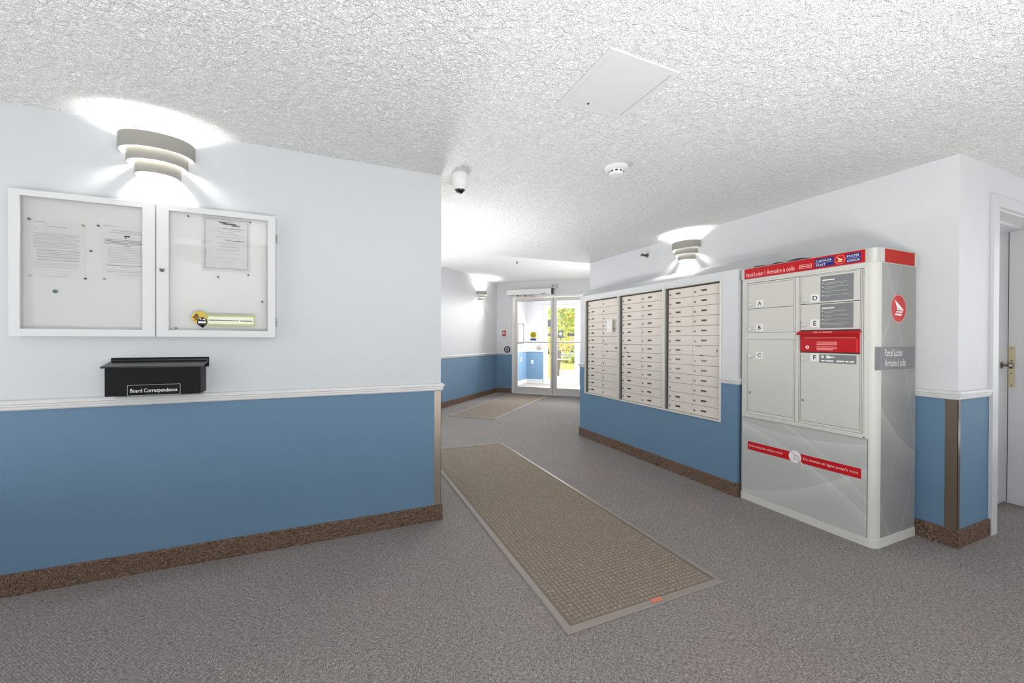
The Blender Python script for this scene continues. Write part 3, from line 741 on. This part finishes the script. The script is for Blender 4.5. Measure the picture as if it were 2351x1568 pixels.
def cabinet_sticker():
    r = thing('cabinet_sticker', 'yellow and black round badge sticker with green bar on the cabinet glass', 'sticker', (-.60, LY - .0585, 1.385))
    circ = lambda cx, cz, a, b, n=28: [(cx + a * math.cos(2 * PI * k / n), cz + b * math.sin(2 * PI * k / n)) for k in range(n)]
    MB().flat(circ(-.095, .012, .036, .036), -.0004).build('yellow_ball', M('ball_yellow', (206, 178, 70), .4, var=.5, varscale=22), r)
    MB().flat([(-.128, .014), (-.112, .036), (-.10, .030), (-.118, .004)], -.0006).flat([(-.122, -.006), (-.108, -.002), (-.096, .022), (-.104, .024)], -.0006).build('ball_stripe', M('ball_brown', (116, 84, 30), .4), r)
    MB().flat(circ(-.084, -.012, .024, .026), -.0008).flat([(-.096, -.030), (-.072, -.032), (-.080, -.048)], -.0008).build('badge', M('badge_dark', (36, 40, 36), .5), r)
    MB().flat([(-.102, -.019), (-.066, -.019), (-.066, -.009), (-.102, -.009)], -.0010).flat([(-.100, .004), (-.086, .0), (-.090, .009)], -.001).flat([(-.082, .001), (-.068, -.002), (-.074, .009)], -.001).build('badge_mark', WHITEINK, r)
    frame_rect(MB(), -.062, .168, -.031, .030, .006, .006, .010, .010, -.0006, -.0001).build('green_bar', M('bar_green', (176, 190, 124), .5), r)
    MB().flat([(-.056, -.0215), (.162, -.0215), (.162, .0205), (-.056, .0205)], -.0002).build('bar_panel', M('bar_pale', (232, 234, 214), .5), r)
    MB().flat([(-.052, -.003), (.090, -.004), (.090, .0), (-.052, .002)], -.0004).flat([(.096, -.0055), (.156, -.006), (.156, -.001), (.096, -.0005)], -.0004).build('bar_print', INKD, r)
cabinet_sticker()

# ------------------------------------------------------------------ black correspondence box
def letter_box():
    r = thing('correspondence_box', 'black metal wall box lettered Board Correspondence under the notice cabinet', 'letter box', (-.879, LY, 0))
    bm = MB().box(-.200, .200, -.108, -.001, .980, 1.128, .002).build('body', BLACK, r)
    MB().prism([(-.001, 1.150), (-.001, 1.166), (-.008, 1.166), (-.010, 1.158), (-.120, 1.134), (-.122, 1.126), (-.118, 1.126), (-.012, 1.150)], -.212, .212, 'YZ').build('lid', M('black_gloss', (18, 18, 19), .22), r)
    MB().box(-.214, .214, -.006, -.001, 1.12, 1.175, .001).build('back_plate', BLACK, r)
    MB().cyl((-.015, -.109, 1.098), .006, .003, 'Y', 16).build('lock', M('lock_black', (24, 24, 25), .3, .5), r)
    n = frame_rect(MB(), -.110, .112, .980, 1.036, .0018, .0018, .0018, .0018, -.1105, -.1082).build('name_plate', M('plate_edge', (190, 190, 188), .4), r)
    text('Board Correspondence', -.098, .990, -.1092, .196, .026, WHITEINK, n, bold=.008)
letter_box()

# ------------------------------------------------------------------ mailboxes in the wall
FR = M('mail_frame', (222, 219, 213), .4, .1)
DOORM = M('mail_door', (222, 213, 203), .45)
DARKM = M('mail_recess_shade', (48, 46, 44), .6)
SLOT = M('mail_slot', (72, 70, 68), .25, .5)
LOCKM = M('mail_lock', (128, 124, 118), .25, .8)
def mailbank(y_left, y_right, label, cols, left_lock=None, unit=0):
    w = y_left - y_right; z0, z1 = .583, 1.803
    r = thing('mailbox_bank', label, 'mailboxes', (BX, (y_left + y_right) / 2, 0), -PI / 2, 'three banks of apartment mailboxes')
    h = w / 2 - .001
    frame_rect(MB(), -h, h, z0, z1, .013, .012, .012, .012, -.012, .042).build('frame', FR, r)
    # dark back plane painted as the shadow in the door reveals
    MB().box(-h + .013, h - .012, .036, .040, z0 + .012, z1 - .012).build('recess_shade', DARKM, r)
    MB().box(-h + .0160, -h + .0190, .004, .036, z0 + .013, z1 - .013).build('hinge_strip', M('hinge_grey', (140, 137, 132), .4, .4), r)
    DY = .036
    X0, X1 = -h + .032, h - .0145; Z0, Z1 = z0 + .0145, z1 - .024
    n = 13; ph = (Z1 - Z0) / n; mid = X0 + (X1 - X0) * .49
    cx = ((X0, mid), (mid, X1)); me = {}
    for c in range(2):
        cw = cx[c][1] - cx[c][0]
        b = MB().box(.0012, cw - .0012, -.0105, -.0036, .0013, ph - .0013, .0012); m = b.mesh('mailbox_door'); m.materials.append(DOORM); me[c] = m
    lk = MB().lathe([(0, 0), (.0085, 0), (.0085, .004), (.0065, .007), (0, .007)], (0, 0, 0), 14, Matrix.Rotation(PI / 2, 4, 'X')).mesh('lock', True); lk.materials.append(LOCKM)
    hole = None
    sw, sh = .030, .0075
    oval = [(sw - sh + sh * math.cos(a), sh * math.sin(a)) for a in [(-4 + k) * PI / 8 for k in range(9)]] + [(-(sw - sh) - sh * math.cos(a), -sh * math.sin(a)) for a in [(-4 + k) * PI / 8 for k in range(9)]]
    sl = MB().prism(oval, -.0015, 0, 'XZ').mesh('name_slot'); sl.materials.append(SLOT)
    big = MB().lathe([(0, 0), (.012, 0), (.012, .004), (.009, .010), (0, .010)], (0, 0, 0), 18, Matrix.Rotation(PI / 2, 4, 'X')).mesh('lock', True); big.materials.append(LOCKM)
    for c in range(2):
        for k in range(n):
            row = n - 1 - k                                # k from the top
            d = link('mailbox_door', me[c], r, (cx[c][0], DY, Z0 + row * ph))
            master = (k == 6 and c == cols)
            if master:
                lx = .055 if unit == 1 else (cx[c][1] - cx[c][0]) - .055
                link('lock', big, d, (lx, -.0105, ph * .52))
                MB().box(lx - .030 if unit == 1 else .03, lx + .03 if unit == 1 else .10, -.0112, -.0105, ph - .012, ph - .005).build('label_strip', M('strip_grey', (150, 144, 138), .4), d)
                MB().box(.075, .125, -.0125, -.0105, -.003, .003).cyl((.100, -.014, .001), .006, .006, 'Y', 10).build('catch', DARK, d)
            else:
                link('lock', lk, d, (.026, -.0105, ph * .42))
                if unit == 0 and c == 1: continue
                if unit == 0 and c == 0 and k == 0: continue
                if unit == 2 and c == 0 and k == 10: continue
                link('name_slot', sl, d, (.125 if unit else .105, -.0107, ph * .50))
    return r
mailbank(4.478, 3.798, 'leftmost of the three beige mailbox banks, nearest the glass doors', 1, unit=0)
mailbank(3.796, 3.090, 'middle one of the three beige mailbox banks', 0, unit=1)
mailbank(3.088, 2.430, 'rightmost of the three beige mailbox banks, nearest the parcel locker', 1, unit=2)
pn = thing('taped_note', 'small white note taped on the leftmost mailbox bank', 'note', (BX - .0115, 3.95, 1.45), -PI / 2)
MB().box(-.055, .055, -.0006, 0, -.075, .075).build('note_page', WHITEINK, pn)
MB().box(-.045, .03, -.0012, -.0007, .058, .062).box(.046, .050, -.0012, -.0007, -.07, .06).build('note_print', INK, pn)

# ------------------------------------------------------------------ parcel locker
LG = M('locker_grey_light', (208, 207, 201), .5)
LD = M('locker_door', (205, 203, 196), .42, .05)
LGAP = M('locker_gap', (60, 60, 58), .5)
CAPM = M('locker_cap', (196, 196, 190), .35, .25)
PLG = M('plate_grey', (122, 123, 124), .5)
PLW = M('plate_white', (232, 232, 230), .45)
def locker():
    r = thing('parcel_locker', 'tall grey parcel locker with red header standing against the right wall', 'parcel locker', (3.03, 1.8135, 0), -PI / 2)
    hw, dp, rc = .4485, .470, .042
    def outline(g=0.0, gb=0.0):
        a, b, c = hw + g, -g, rc + g
        pts = [(-a, dp + gb), (-a, b + .012)]
        pts += [(-a + .012, b)]
        pts += [(a - c + c * math.sin(t), b + c - c * math.cos(t)) for t in [k * PI / 20 for k in range(11)]]
        pts += [(a, dp + gb)]
        return pts
    MB().prism(outline(), .0, 1.845).build('cabinet_body', LG, r, True)
    MB().prism(outline(.004), .001, .056).build('plinth', LG, r, True)
    # header band
    cap = MB().prism(outline(.006), 1.770, 1.856).build('header_cap', CAPM, r, True)
    hd = MB().box(-.4145, .392, -.0095, -.006, 1.773, 1.852).build('header_sign', RED, r)
    hs = MB().box(hw + .006, hw + .0092, .078, .425, 1.770, 1.852).build('header_side_panel', REDSIDE, r)
    text('Parcel Locker', -.400, 1.786, -.0102, .140, .032, M('header_pink', (246, 190, 186), .5), hd, bold=.006)
    MB().flat([(-.248, 1.786), (-.245, 1.786), (-.245, 1.822), (-.248, 1.822)], -.0102).build('divider_mark', M('header_pink', None), hd)
    text('Armoire à colis', -.232, 1.786, -.0102, .205, .034, M('header_pink', None), hd, bold=.006)
    frame_rect(MB(), .005, .085, 1.790, 1.816, .003, .003, .003, .003, -.0103, -.0096).build('outline_mark', M('header_pink', None), hd)
    MB().flat([(.012, 1.800), (.078, 1.800), (.078, 1.806), (.012, 1.806)], -.0102).build('outline_text', M('header_pink', None), hd)
    NAVY = M('navy_print', (14, 24, 108), .4)
    for a0, a1 in ((.108, .222), (.292, .372)): MB().flat([(a0, 1.783), (a1, 1.783), (a1, 1.841), (a0, 1.841)], -.0102).build('blue_band', NAVY, hd)
    circ = lambda cx, cz, a, n=32: [(cx + a * math.cos(2 * PI * k / n), cz + a * math.sin(2 * PI * k / n)) for k in range(n)]
    MB().flat(circ(.257, 1.812, .031), -.0104).build('emblem_disc', M('emblem_pink', (226, 110, 110), .4), hd)
    MB().flat(circ(.257, 1.812, .027), -.0106).build('emblem_disc', RED, hd)
    def wing(b, cx, cz, s, y):
        b.flat([(cx - .62 * s, cz + .72 * s), (cx + .80 * s, cz - .08 * s), (cx + .55 * s, cz - .02 * s), (cx - .22 * s, cz + .02 * s)], y)
        b.flat([(cx - .22 * s, cz + .0 * s), (cx + .60 * s, cz - .04 * s), (cx + .80 * s, cz - .1 * s), (cx + .66 * s, cz - .16 * s), (cx - .24 * s, cz - .12 * s)], y)
        b.flat([(cx - .36 * s, cz - .22 * s), (cx + .66 * s, cz - .22 * s), (cx + .58 * s, cz - .34 * s), (cx - .40 * s, cz - .32 * s)], y)
        b.flat([(cx - .54 * s, cz - .42 * s), (cx + .54 * s, cz - .42 * s), (cx + .40 * s, cz - .60 * s), (cx - .58 * s, cz - .54 * s)], y)
        return b
    wing(MB(), .255, 1.812, .026, -.0108).build('emblem_wing', M('wing_cream', (250, 220, 170), .4), hd)
    text('CANADA', .116, 1.817, -.0104, .092, .015, WHITEINK, hd, bold=.01, space=1.15)
    text('POST', .116, 1.788, -.0104, .056, .015, WHITEINK, hd, bold=.01, space=1.15)
    MB().flat([(.110, 1.809), (.218, 1.809), (.218, 1.8115), (.110, 1.8115)], -.0104).flat([(.294, 1.809), (.370, 1.809), (.370, 1.8115), (.294, 1.8115)], -.0104).build('band_line', M('line_blue', (150, 160, 220), .5), hd)
    text('POSTES', .297, 1.817, -.0104, .064, .015, WHITEINK, hd, bold=.01, space=1.1)
    text('CANADA', .297, 1.788, -.0104, .068, .015, WHITEINK, hd, bold=.01, space=1.1)
    # front frame with grooves
    fr = MB(); frame_rect(fr, -.412, .402, .684, 1.752, .016, .016, .014, .014, -.005, .0); fr.build('front_frame', LG, r)
    MB().box(-.396, .386, -.0012, -.0004, .698, 1.738).build('compartment_recess', LGAP, r)
    inner = MB()
    for x0, x1 in ((-.3925, -.386), (-.033, -.026), (-.022, .002), (.005, .011), (.369, .3745), (.378, .384)): inner.box(x0, x1, -.0055, -.0012, .700, 1.734)
    inner.box(-.386, -.034, -.0045, -.0012, 1.293, 1.342).box(-.386, -.034, -.0045, -.0012, .700, .722).box(.012, .3685, -.0045, -.0012, .700, .716).box(-.386, -.034, -.0045, -.0012, 1.7235, 1.734).box(.012, .3685, -.0045, -.0012, 1.731, 1.736)
    inner.build('divider_strips', LG, r)
    MB().box(-.412, .412, -.012, -.0005, .672, .684, .002).cyl((.395, -.0125, .679), .004, .002, 'Y', 10, mi=1).build('ledge', [LG, DARK], r)
    doors = {'A': (-.383, -.036, 1.533, 1.7215), 'B': (-.383, -.036, 1.344, 1.530), 'C': (-.383, -.036, .724, 1.291),
             'D': (.0145, .366, 1.538, 1.729), 'E': (.0145, .366, 1.356, 1.534), 'F': (.0145, .366, .718, 1.197)}
    for L, (x0, x1, z0, z1) in doors.items():
        d = MB().box(x0, x1, -.006, -.0013, z0, z1, .0012).build('compartment_door', LD, r); d['label'] = 'grey compartment door lettered ' + L
        lx = x0 + .024; lz = {'A': 1.562, 'B': 1.374, 'C': 1.158, 'D': 1.566, 'E': 1.392, 'F': 1.158}[L]
        MB().lathe([(0, 0), (.0145, 0), (.0145, .012), (.011, .018), (0, .019)], (lx, -.006, lz), 20, Matrix.Rotation(PI / 2, 4, 'X')).build('lock', M('locker_lock', (214, 212, 206), .3, .35), d, True)
        if L in 'CF':
            MB().lathe([(0, 0), (.009, 0), (.009, .004), (.006, .008), (0, .008)], (lx - .006, -.006, z0 + .145), 16, Matrix.Rotation(PI / 2, 4, 'X')).build('lock', M('locker_lock2', (160, 158, 152), .3, .6), d, True)
        px = x0 + (.066 if L in 'ABC' else .064); pw = .056
        pl = MB().prism([(px + .004, lz - .018), (px + pw - .004, lz - .018), (px + pw, lz - .014), (px + pw, lz + .032), (px + pw - .004, lz + .036), (px + .004, lz + .036), (px, lz + .032), (px, lz - .014)], -.0066, -.006, 'XZ').build('letter_plate', PLW, d)
        text(L, px + pw / 2, lz - .007, -.0070, None, .031, INKK, pl, align='C', bold=.012)
        if L in 'DE':
            q = MB().box(.140, .332, -.0066, -.006, (1.548 if L == 'D' else 1.366), (1.716 if L == 'D' else 1.527)).build('instruction_plate', PLG, d)
            t0 = 1.716 if L == 'D' else 1.527
            MB().flat([(.152, t0 - .030), (.225, t0 - .030), (.225, t0 - .022), (.152, t0 - .022)], -.0070).build('heading', WHITEINK, q)
            b = MB(); b2 = MB()
            for k, v in enumerate((.046, .074, .102, .130)):
                b2.flat(circ(.155, t0 - v, .0035, 10), -.0070)
                for j, wd in enumerate((.130 + .012 * (k % 2), (.110, .055, .04, .03)[(k + (L == 'E')) % 4])):
                    zz = t0 - v - j * .0095
                    if zz - .002 > t0 - .155: b.flat([(.165, zz - .0014), (.165 + wd, zz - .0014), (.165 + wd, zz + .0014), (.165, zz + .0014)], -.0070)
            b.build('instruction_lines', M('line_pale', (178, 179, 180), .5), q); b2.build('bullet_marks', WHITEINK, q)
        if L == 'F':
            q = MB().box(.135, .350, -.0066, -.006, 1.132, 1.188).build('instruction_plate', PLG, d)
            b = MB().flat([(.146, 1.166), (.166, 1.166), (.160, 1.182), (.152, 1.182)], -.0070).flat([(.178, 1.164), (.196, 1.162), (.214, 1.170), (.232, 1.168), (.222, 1.176), (.206, 1.176), (.192, 1.183), (.178, 1.182)], -.0070)
            b.build('pictogram', WHITEINK, q)
            b = MB()
            for a0, a1 in ((.148, .170), (.175, .222), (.238, .284), (.290, .308), (.314, .338)): b.flat([(a0, 1.142), (a1, 1.142), (a1, 1.151), (a0, 1.151)], -.0070)
            b.build('instruction_lines', WHITEINK, q)
    # red mail slot
    s_ = MB().box(.0125, .368, -.012, -.0013, 1.205, 1.330, .002).build('mail_slot_unit', RED, r); s_['label'] = 'red outgoing mail slot with hinged hood'
    MB().prism([(-.0015, 1.350), (-.026, 1.342), (-.042, 1.326), (-.040, 1.322), (-.022, 1.332), (-.0015, 1.334)], .006, .374, 'YZ').build('hood', RED, s_)
    MB().box(.045, .350, -.0165, -.012, 1.296, 1.306, .001).build('slot_lip', M('slot_lip_red', (206, 80, 76), .35), s_)
    MB().lathe([(.005, 0), (.011, 0), (.011, .004), (.006, .005), (.005, 0)], (.064, -.012, 1.236), 20, Matrix.Rotation(PI / 2, 4, 'X')).build('lock', WHITEINK, s_, True)
    MB().box(.353, .359, -.0135, -.012, 1.21, 1.29).build('hinge_edge', M('edge_red', (226, 60, 60), .3), s_)
    b = MB()
    for z in (1.272, 1.264, 1.255, 1.240, 1.230, 1.221):
        wd = .123 if z != 1.221 else .100
        b.flat([(.122, z - .0026), (.122 + wd, z - .0026), (.122 + wd, z + .0026), (.122, z + .0026)], -.0124)
    b.build('slot_print', PINKINK, s_)
    # hood print (small lettering on the hood front slope)
    MB().prism([(-.0270, 1.3425), (-.0345, 1.3350), (-.0352, 1.3357), (-.0277, 1.3432)], .110, .140, 'YZ').prism([(-.0270, 1.3425), (-.0345, 1.3350), (-.0352, 1.3357), (-.0277, 1.3432)], .148, .160, 'YZ').prism([(-.0270, 1.3425), (-.0345, 1.3350), (-.0352, 1.3357), (-.0277, 1.3432)], .167, .225, 'YZ').build('hood_print', PINKINK, s_)
    # lower printed panel
    sw = mat_swoosh('panel_print', (182, 183, 180), (212, 213, 210), [(.595, 0, .25, .10), (.46, -.52, -.35, .13), (.225, .5, .4, .16), (.62, -.60, -.45, .05)])
    lp = MB().box(-.432, .408, -.0022, -.0002, .058, .672).build('lower_panel', sw, r)
    MB().box(-.4345, -.432, -.0008, -.0002, .056, .672).box(.408, .4105, -.0008, -.0002, .056, .672).build('panel_gap', LGAP, r)
    bn = MB().box(-.383, .378, -.0030, -.0023, .413, .477).build('banner', M('banner_red', (192, 8, 20), .35), lp)
    text('Delivering the online world', -.370, .434, -.0036, .262, .022, M('banner_pink', (250, 206, 204), .5), bn, bold=.008)
    text('Du monde en ligne jusqu\'à vous', .036, .434, -.0036, .325, .024, M('banner_pink', None), bn, bold=.008)
    cd = MB().flat(circ(-.020, .447, .044), -.0042).build('cursor_disc', M('disc_white', (240, 232, 232), .5), bn)
    MB().flat([(.022, .425), (.034, .398), (.046, .372), (.038, .374), (.014, .414)], -.0044).build('cursor_tail', WHITEINK, bn)
    b = MB()
    for p0, p1 in (((-.045, .478), (-.022, .458)), ((-.022, .458), (.0, .456)), ((-.022, .458), (-.024, .428)), ((-.024, .428), (.002, .428)), ((.0, .456), (.016, .432)), ((.002, .428), (.030, .396)), ((-.010, .446), (.004, .444)), ((.030, .396), (.044, .372))):
        a, c = Vector(p0), Vector(p1); n = (c - a).normalized(); n = Vector((-n.y, n.x)) * .0012
        b.flat([tuple(a - n), tuple(c - n), tuple(c + n), tuple(a + n)], -.0046)
    b.build('cursor_lines', INKD, bn)
    # printed side
    sd = mat_swoosh('side_print', (142, 142, 138), (176, 177, 173), [(1.95, -1.2, -3.5, .10), (1.2, .6, 5.0, -.08), (.95, -1.3, 1.0, .22), (.10, 1.6, 1.2, -.05), (.5, -4.0, 9.0, .10)], 'Y')
    sp = MB().box(hw, hw + .0008, .060, .466, .060, 1.766).build('side_panel', sd, r)
    # grey caption plate wrapping the rounded corner
    def around(z0, z1, y_end, g, name, mat, par):
        pts = [(hw - rc + (rc + g) * math.sin(t), rc - (rc + g) * math.cos(t)) for t in [k * PI / 20 for k in range(5, 11)]] + [(hw + g, y_end)]
        bm = bmesh.new(); A = [bm.verts.new((p[0], p[1], z0)) for p in pts]; B = [bm.verts.new((p[0], p[1], z1)) for p in pts]
        for i in range(len(pts) - 1): bm.faces.new((A[i], A[i + 1], B[i + 1], B[i]))
        me = bpy.data.meshes.new(name); bm.to_mesh(me); bm.free(); me.materials.append(mat); return link(name, me, par)
    cp = around(1.10, 1.245, .455, .0014, 'caption_plate', PLG, sp)
    def side_text(s, y0, z0, w, h, m=WHITEINK, x=hw + .0022):
        o = text(s, 0, 0, 0, w, h, m, cp); o.location = (x, y0, z0); o.rotation_euler = (0, 0, PI / 2)
    side_text('Parcel Locker', .095, 1.186, .210, .044)
    side_text('Armoire à colis', .095, 1.122, .245, .046)
    def side_disc(rad, x, m, nm):
        bm = bmesh.new(); bm.faces.new([bm.verts.new((x, .252 + rad * math.cos(2 * PI * k / 36), 1.488 + rad * math.sin(2 * PI * k / 36))) for k in range(36)])
        me = bpy.data.meshes.new(nm); bm.to_mesh(me); bm.free(); me.materials.append(m); return link(nm, me, sp)
    side_disc(.090, hw + .0012, M('emblem_rim', (224, 150, 146), .4), 'emblem_disc'); side_disc(.085, hw + .0016, M('emblem_red', (196, 26, 30), .4), 'emblem_disc')
    wg = wing(MB(), 0, 0, .078, 0).build('emblem_wing', WHITEINK, sp); wg.location = (hw + .0020, .250, 1.488); wg.rotation_euler = (0, 0, PI / 2)
    return r
# pre-declare materials that are referenced by name only
M('header_pink', (248, 196, 192), .5); M('banner_pink', (250, 206, 204), .5)
locker()
cb = MB().tube([(3.055, 2.17 - .03 * k, 1.862 + (.004 * math.sin(k * 1.3))) for k in range(14)], .006, 8).tube([(3.07, 1.92 - .03 * k, 1.864 + .008 * math.sin(k * .7)) for k in range(9)], .007, 8).build('loose_cable', DARK, None, True)
tag(cb, 'loose dark cable lying on top of the parcel locker', 'cable')

# ------------------------------------------------------------------ floor mats
RUB = M('mat_rubber', (136, 128, 123), .55)
RUBL = M('mat_rubber_light', (150, 142, 136), .5)
NUB = mat_carpet('mat_nubs', (116, 106, 95), (172, 160, 147), (112, 109, 106), .2)
def mat1():
    r = thing('entrance_mat', 'long grey-brown waffle mat in the middle of the hallway', 'floor mat', (1.4065, 3.06, 0))
    w, l = .484, 1.565
    MB().box(-w + .03, w - .03, -l + .03, l - .03, .0008, .006).build('backing', M('mat_back', (112, 102, 91), .9, var=.1), r)
    bm = bmesh.new()
    o_, i_ = (w, l), (w - .034, l - .034)
    def ring(a, z): return [bm.verts.new((x * a[0], y * a[1], z)) for x, y in ((-1, -1), (1, -1), (1, 1), (-1, 1))]
    rs = [ring(o_, .0006), ring(o_, .003), ring((o_[0] - .006, o_[1] - .006), .0075), ring(i_, .0095), ring(i_, .0006)]
    for A, B in zip(rs, rs[1:] + rs[:1]):
        for k in range(4): bm.faces.new((A[k], A[(k + 1) % 4], B[(k + 1) % 4], B[k]))
    bmesh.ops.recalc_face_normals(bm, faces=bm.faces)
    me = bpy.data.meshes.new('rubber_border'); bm.to_mesh(me); bm.free(); me.materials.append(RUB); link('rubber_border', me, r)
    vs, fs = [], []; px, py = .0262, .0262
    nx = int((2 * w - .078) / px); ny = int((2 * l - .078) / py)
    ox = -(nx * px) / 2; oy = -(ny * py) / 2
    for i in range(nx):
        for j in range(ny):
            cx = ox + (i + .5) * px; cy = oy + (j + .5) * py
            a, b = (.0115, .0085) if (i + j) % 2 else (.0085, .0115)
            n = len(vs); zt = .0095 + random.uniform(-.0008, .0008)
            vs += [(cx - a, cy - b, .006), (cx + a, cy - b, .006), (cx + a, cy + b, .006), (cx - a, cy + b, .006)]
            a2, b2 = a * .62, b * .62
            vs += [(cx - a2, cy - b2, zt), (cx + a2, cy - b2, zt), (cx + a2, cy + b2, zt), (cx - a2, cy + b2, zt)]
            fs += [(n + 4, n + 5, n + 6, n + 7), (n, n + 1, n + 5, n + 4), (n + 1, n + 2, n + 6, n + 5), (n + 2, n + 3, n + 7, n + 6), (n + 3, n, n + 4, n + 7)]
    me = bpy.data.meshes.new('waffle_nubs'); me.from_pydata(vs, [], fs); me.materials.append(NUB)
    for p in me.polygons: p.use_smooth = True
    o = link('waffle_nubs', me, r); o['kind'] = 'stuff'
    MB().box(-w + .485, -w + .552, -l + .010, -l + .036, .0095, .0106).build('orange_tag', M('tag_orange', (200, 116, 96), .6), r)
mat1()
def mat2():
    c = T45(7.40, 3.02, 0)
    r = thing('entrance_mat', 'grey-brown mat in the foyer leading to the glass doors', 'floor mat', c, PI / 4)
    l, w = 1.50, .43
    MB().box(-l + .03, l - .03, -w + .03, w - .03, .0008, .008).build('pile', mat_carpet('mat2_pile', (120, 108, 98), (152, 140, 128), (112, 110, 108), .4), r)
    b = MB()
    for x0, x1, y0, y1 in ((-l, l, -w, -w + .032), (-l, l, w - .032, w), (-l, -l + .032, -w + .032, w - .032), (l - .032, l, -w + .032, w - .032)): b.box(x0, x1, y0, y1, .0006, .007, .002)
    b.build('rubber_border', RUBL, r)
mat2()

# ------------------------------------------------------------------ ceiling items
def ceiling_items():
    r = thing('access_hatch', 'square white access panel in the textured ceiling', 'ceiling hatch', (1.177, 1.508, CZ))
    HW = M('hatch_white', (212, 212, 212), .45)
    b = MB(); a, c = .186, .198
    for x0, x1, y0, y1 in ((-a, a, -c, -c + .025), (-a, a, c - .025, c), (-a, -a + .025, -c + .025, c - .025), (a - .025, a, -c + .025, c - .025)): b.box(x0, x1, y0, y1, -.008, -.0005)
    b.build('frame', HW, r)
    MB().box(-a + .027, a - .027, -c + .027, c - .027, -.0065, -.001, .0015).build('panel', HW, r)
    MB().cyl((-.05, .150, -.0075), .006, .003, 'Z', 12).cyl((-.05, .150, -.0094), .002, .001, 'Z', 8, mi=1).build('latch', [SCREWM, BLACK], r)
    r = thing('smoke_detector', 'round white smoke detector on the ceiling', 'smoke detector', (1.725, 2.205, CZ))
    MB().lathe([(0, -.0005), (.078, -.0005), (.078, -.012), (.070, -.020), (.050, -.026), (.048, -.044), (.040, -.054), (0, -.056)], (0, 0, 0), 40).build('body', M('detector_white', (228, 228, 226), .4), r, True)
    b = MB()
    for k in range(10):
        a0 = 2 * PI * k / 10; b.box(-.008, .008, -.0495, -.0470, -.040, -.031, mat=Matrix.Rotation(a0, 4, 'Z'))
    b.build('vent_slots', DARK, r)
    r = thing('dome_camera', 'white dome security camera with dark lens on the ceiling by the wall corner', 'security camera', (.800, 2.745, CZ))
    CW = M('camera_white', (230, 230, 230), .35)
    MB().lathe([(0, -.0005), (.058, -.0005), (.060, -.004), (.060, -.040), (.056, -.043), (.058, -.046), (.057, -.078), (.050, -.092), (.040, -.100), (.0, -.100)], (0, 0, 0), 40).build('housing', CW, r, True)
    sp = [(.036 * math.cos(a), -.098 - .038 * math.sin(a)) for a in [k * PI / 20 for k in range(11)]]; sp[-1] = (0, sp[-1][1])
    MB().lathe([(0, -.096)] + sp, (0, 0, 0), 32).build('lens_dome', M('lens_dark', (10, 10, 12), .06, coat=1), r, True)
    MB().lathe([(.036, -.096), (.044, -.096), (.042, -.112), (.037, -.112), (.036, -.096)], (0, 0, 0), 36).build('dome_ring', CW, r, True)
    r = thing('sprinkler_head', 'small sidewall sprinkler left of the sconce above the mailboxes', 'sprinkler', (WX, 3.90, 2.327), -PI / 2, 'fire sprinklers')
    MB().cyl((0, -.006, 0), .028, .010, 'Y', 24, bev=.002).build('escutcheon', SCREWM, r)
    MB().cyl((0, -.03, 0), .009, .045, 'Y', 12).tube([(-.012, -.045, 0), (-.016, -.065, 0), (0, -.080, 0)], .003, 6).tube([(.012, -.045, 0), (.016, -.065, 0), (0, -.080, 0)], .003, 6).cyl((0, -.047, 0), .015, .006, 'Y', 12).box(-.02, .02, -.086, -.08, -.012, .016).build('nozzle', M('sprinkler_dark', (96, 94, 90), .35, .7), r)
    r = thing('sprinkler_head', 'tiny pendant sprinkler under the foyer ceiling', 'sprinkler', T45(6.44, 2.43, 2.645), 0, 'fire sprinklers')
    MB().cyl((0, 0, -.004), .03, .008, 'Z', 20).build('escutcheon', TRIM, r)
    MB().cyl((0, 0, -.03), .009, .05, 'Z', 12).cyl((0, 0, -.06), .02, .004, 'Z', 14).build('nozzle', M('sprinkler_dark', (96, 94, 90)), r)
ceiling_items()
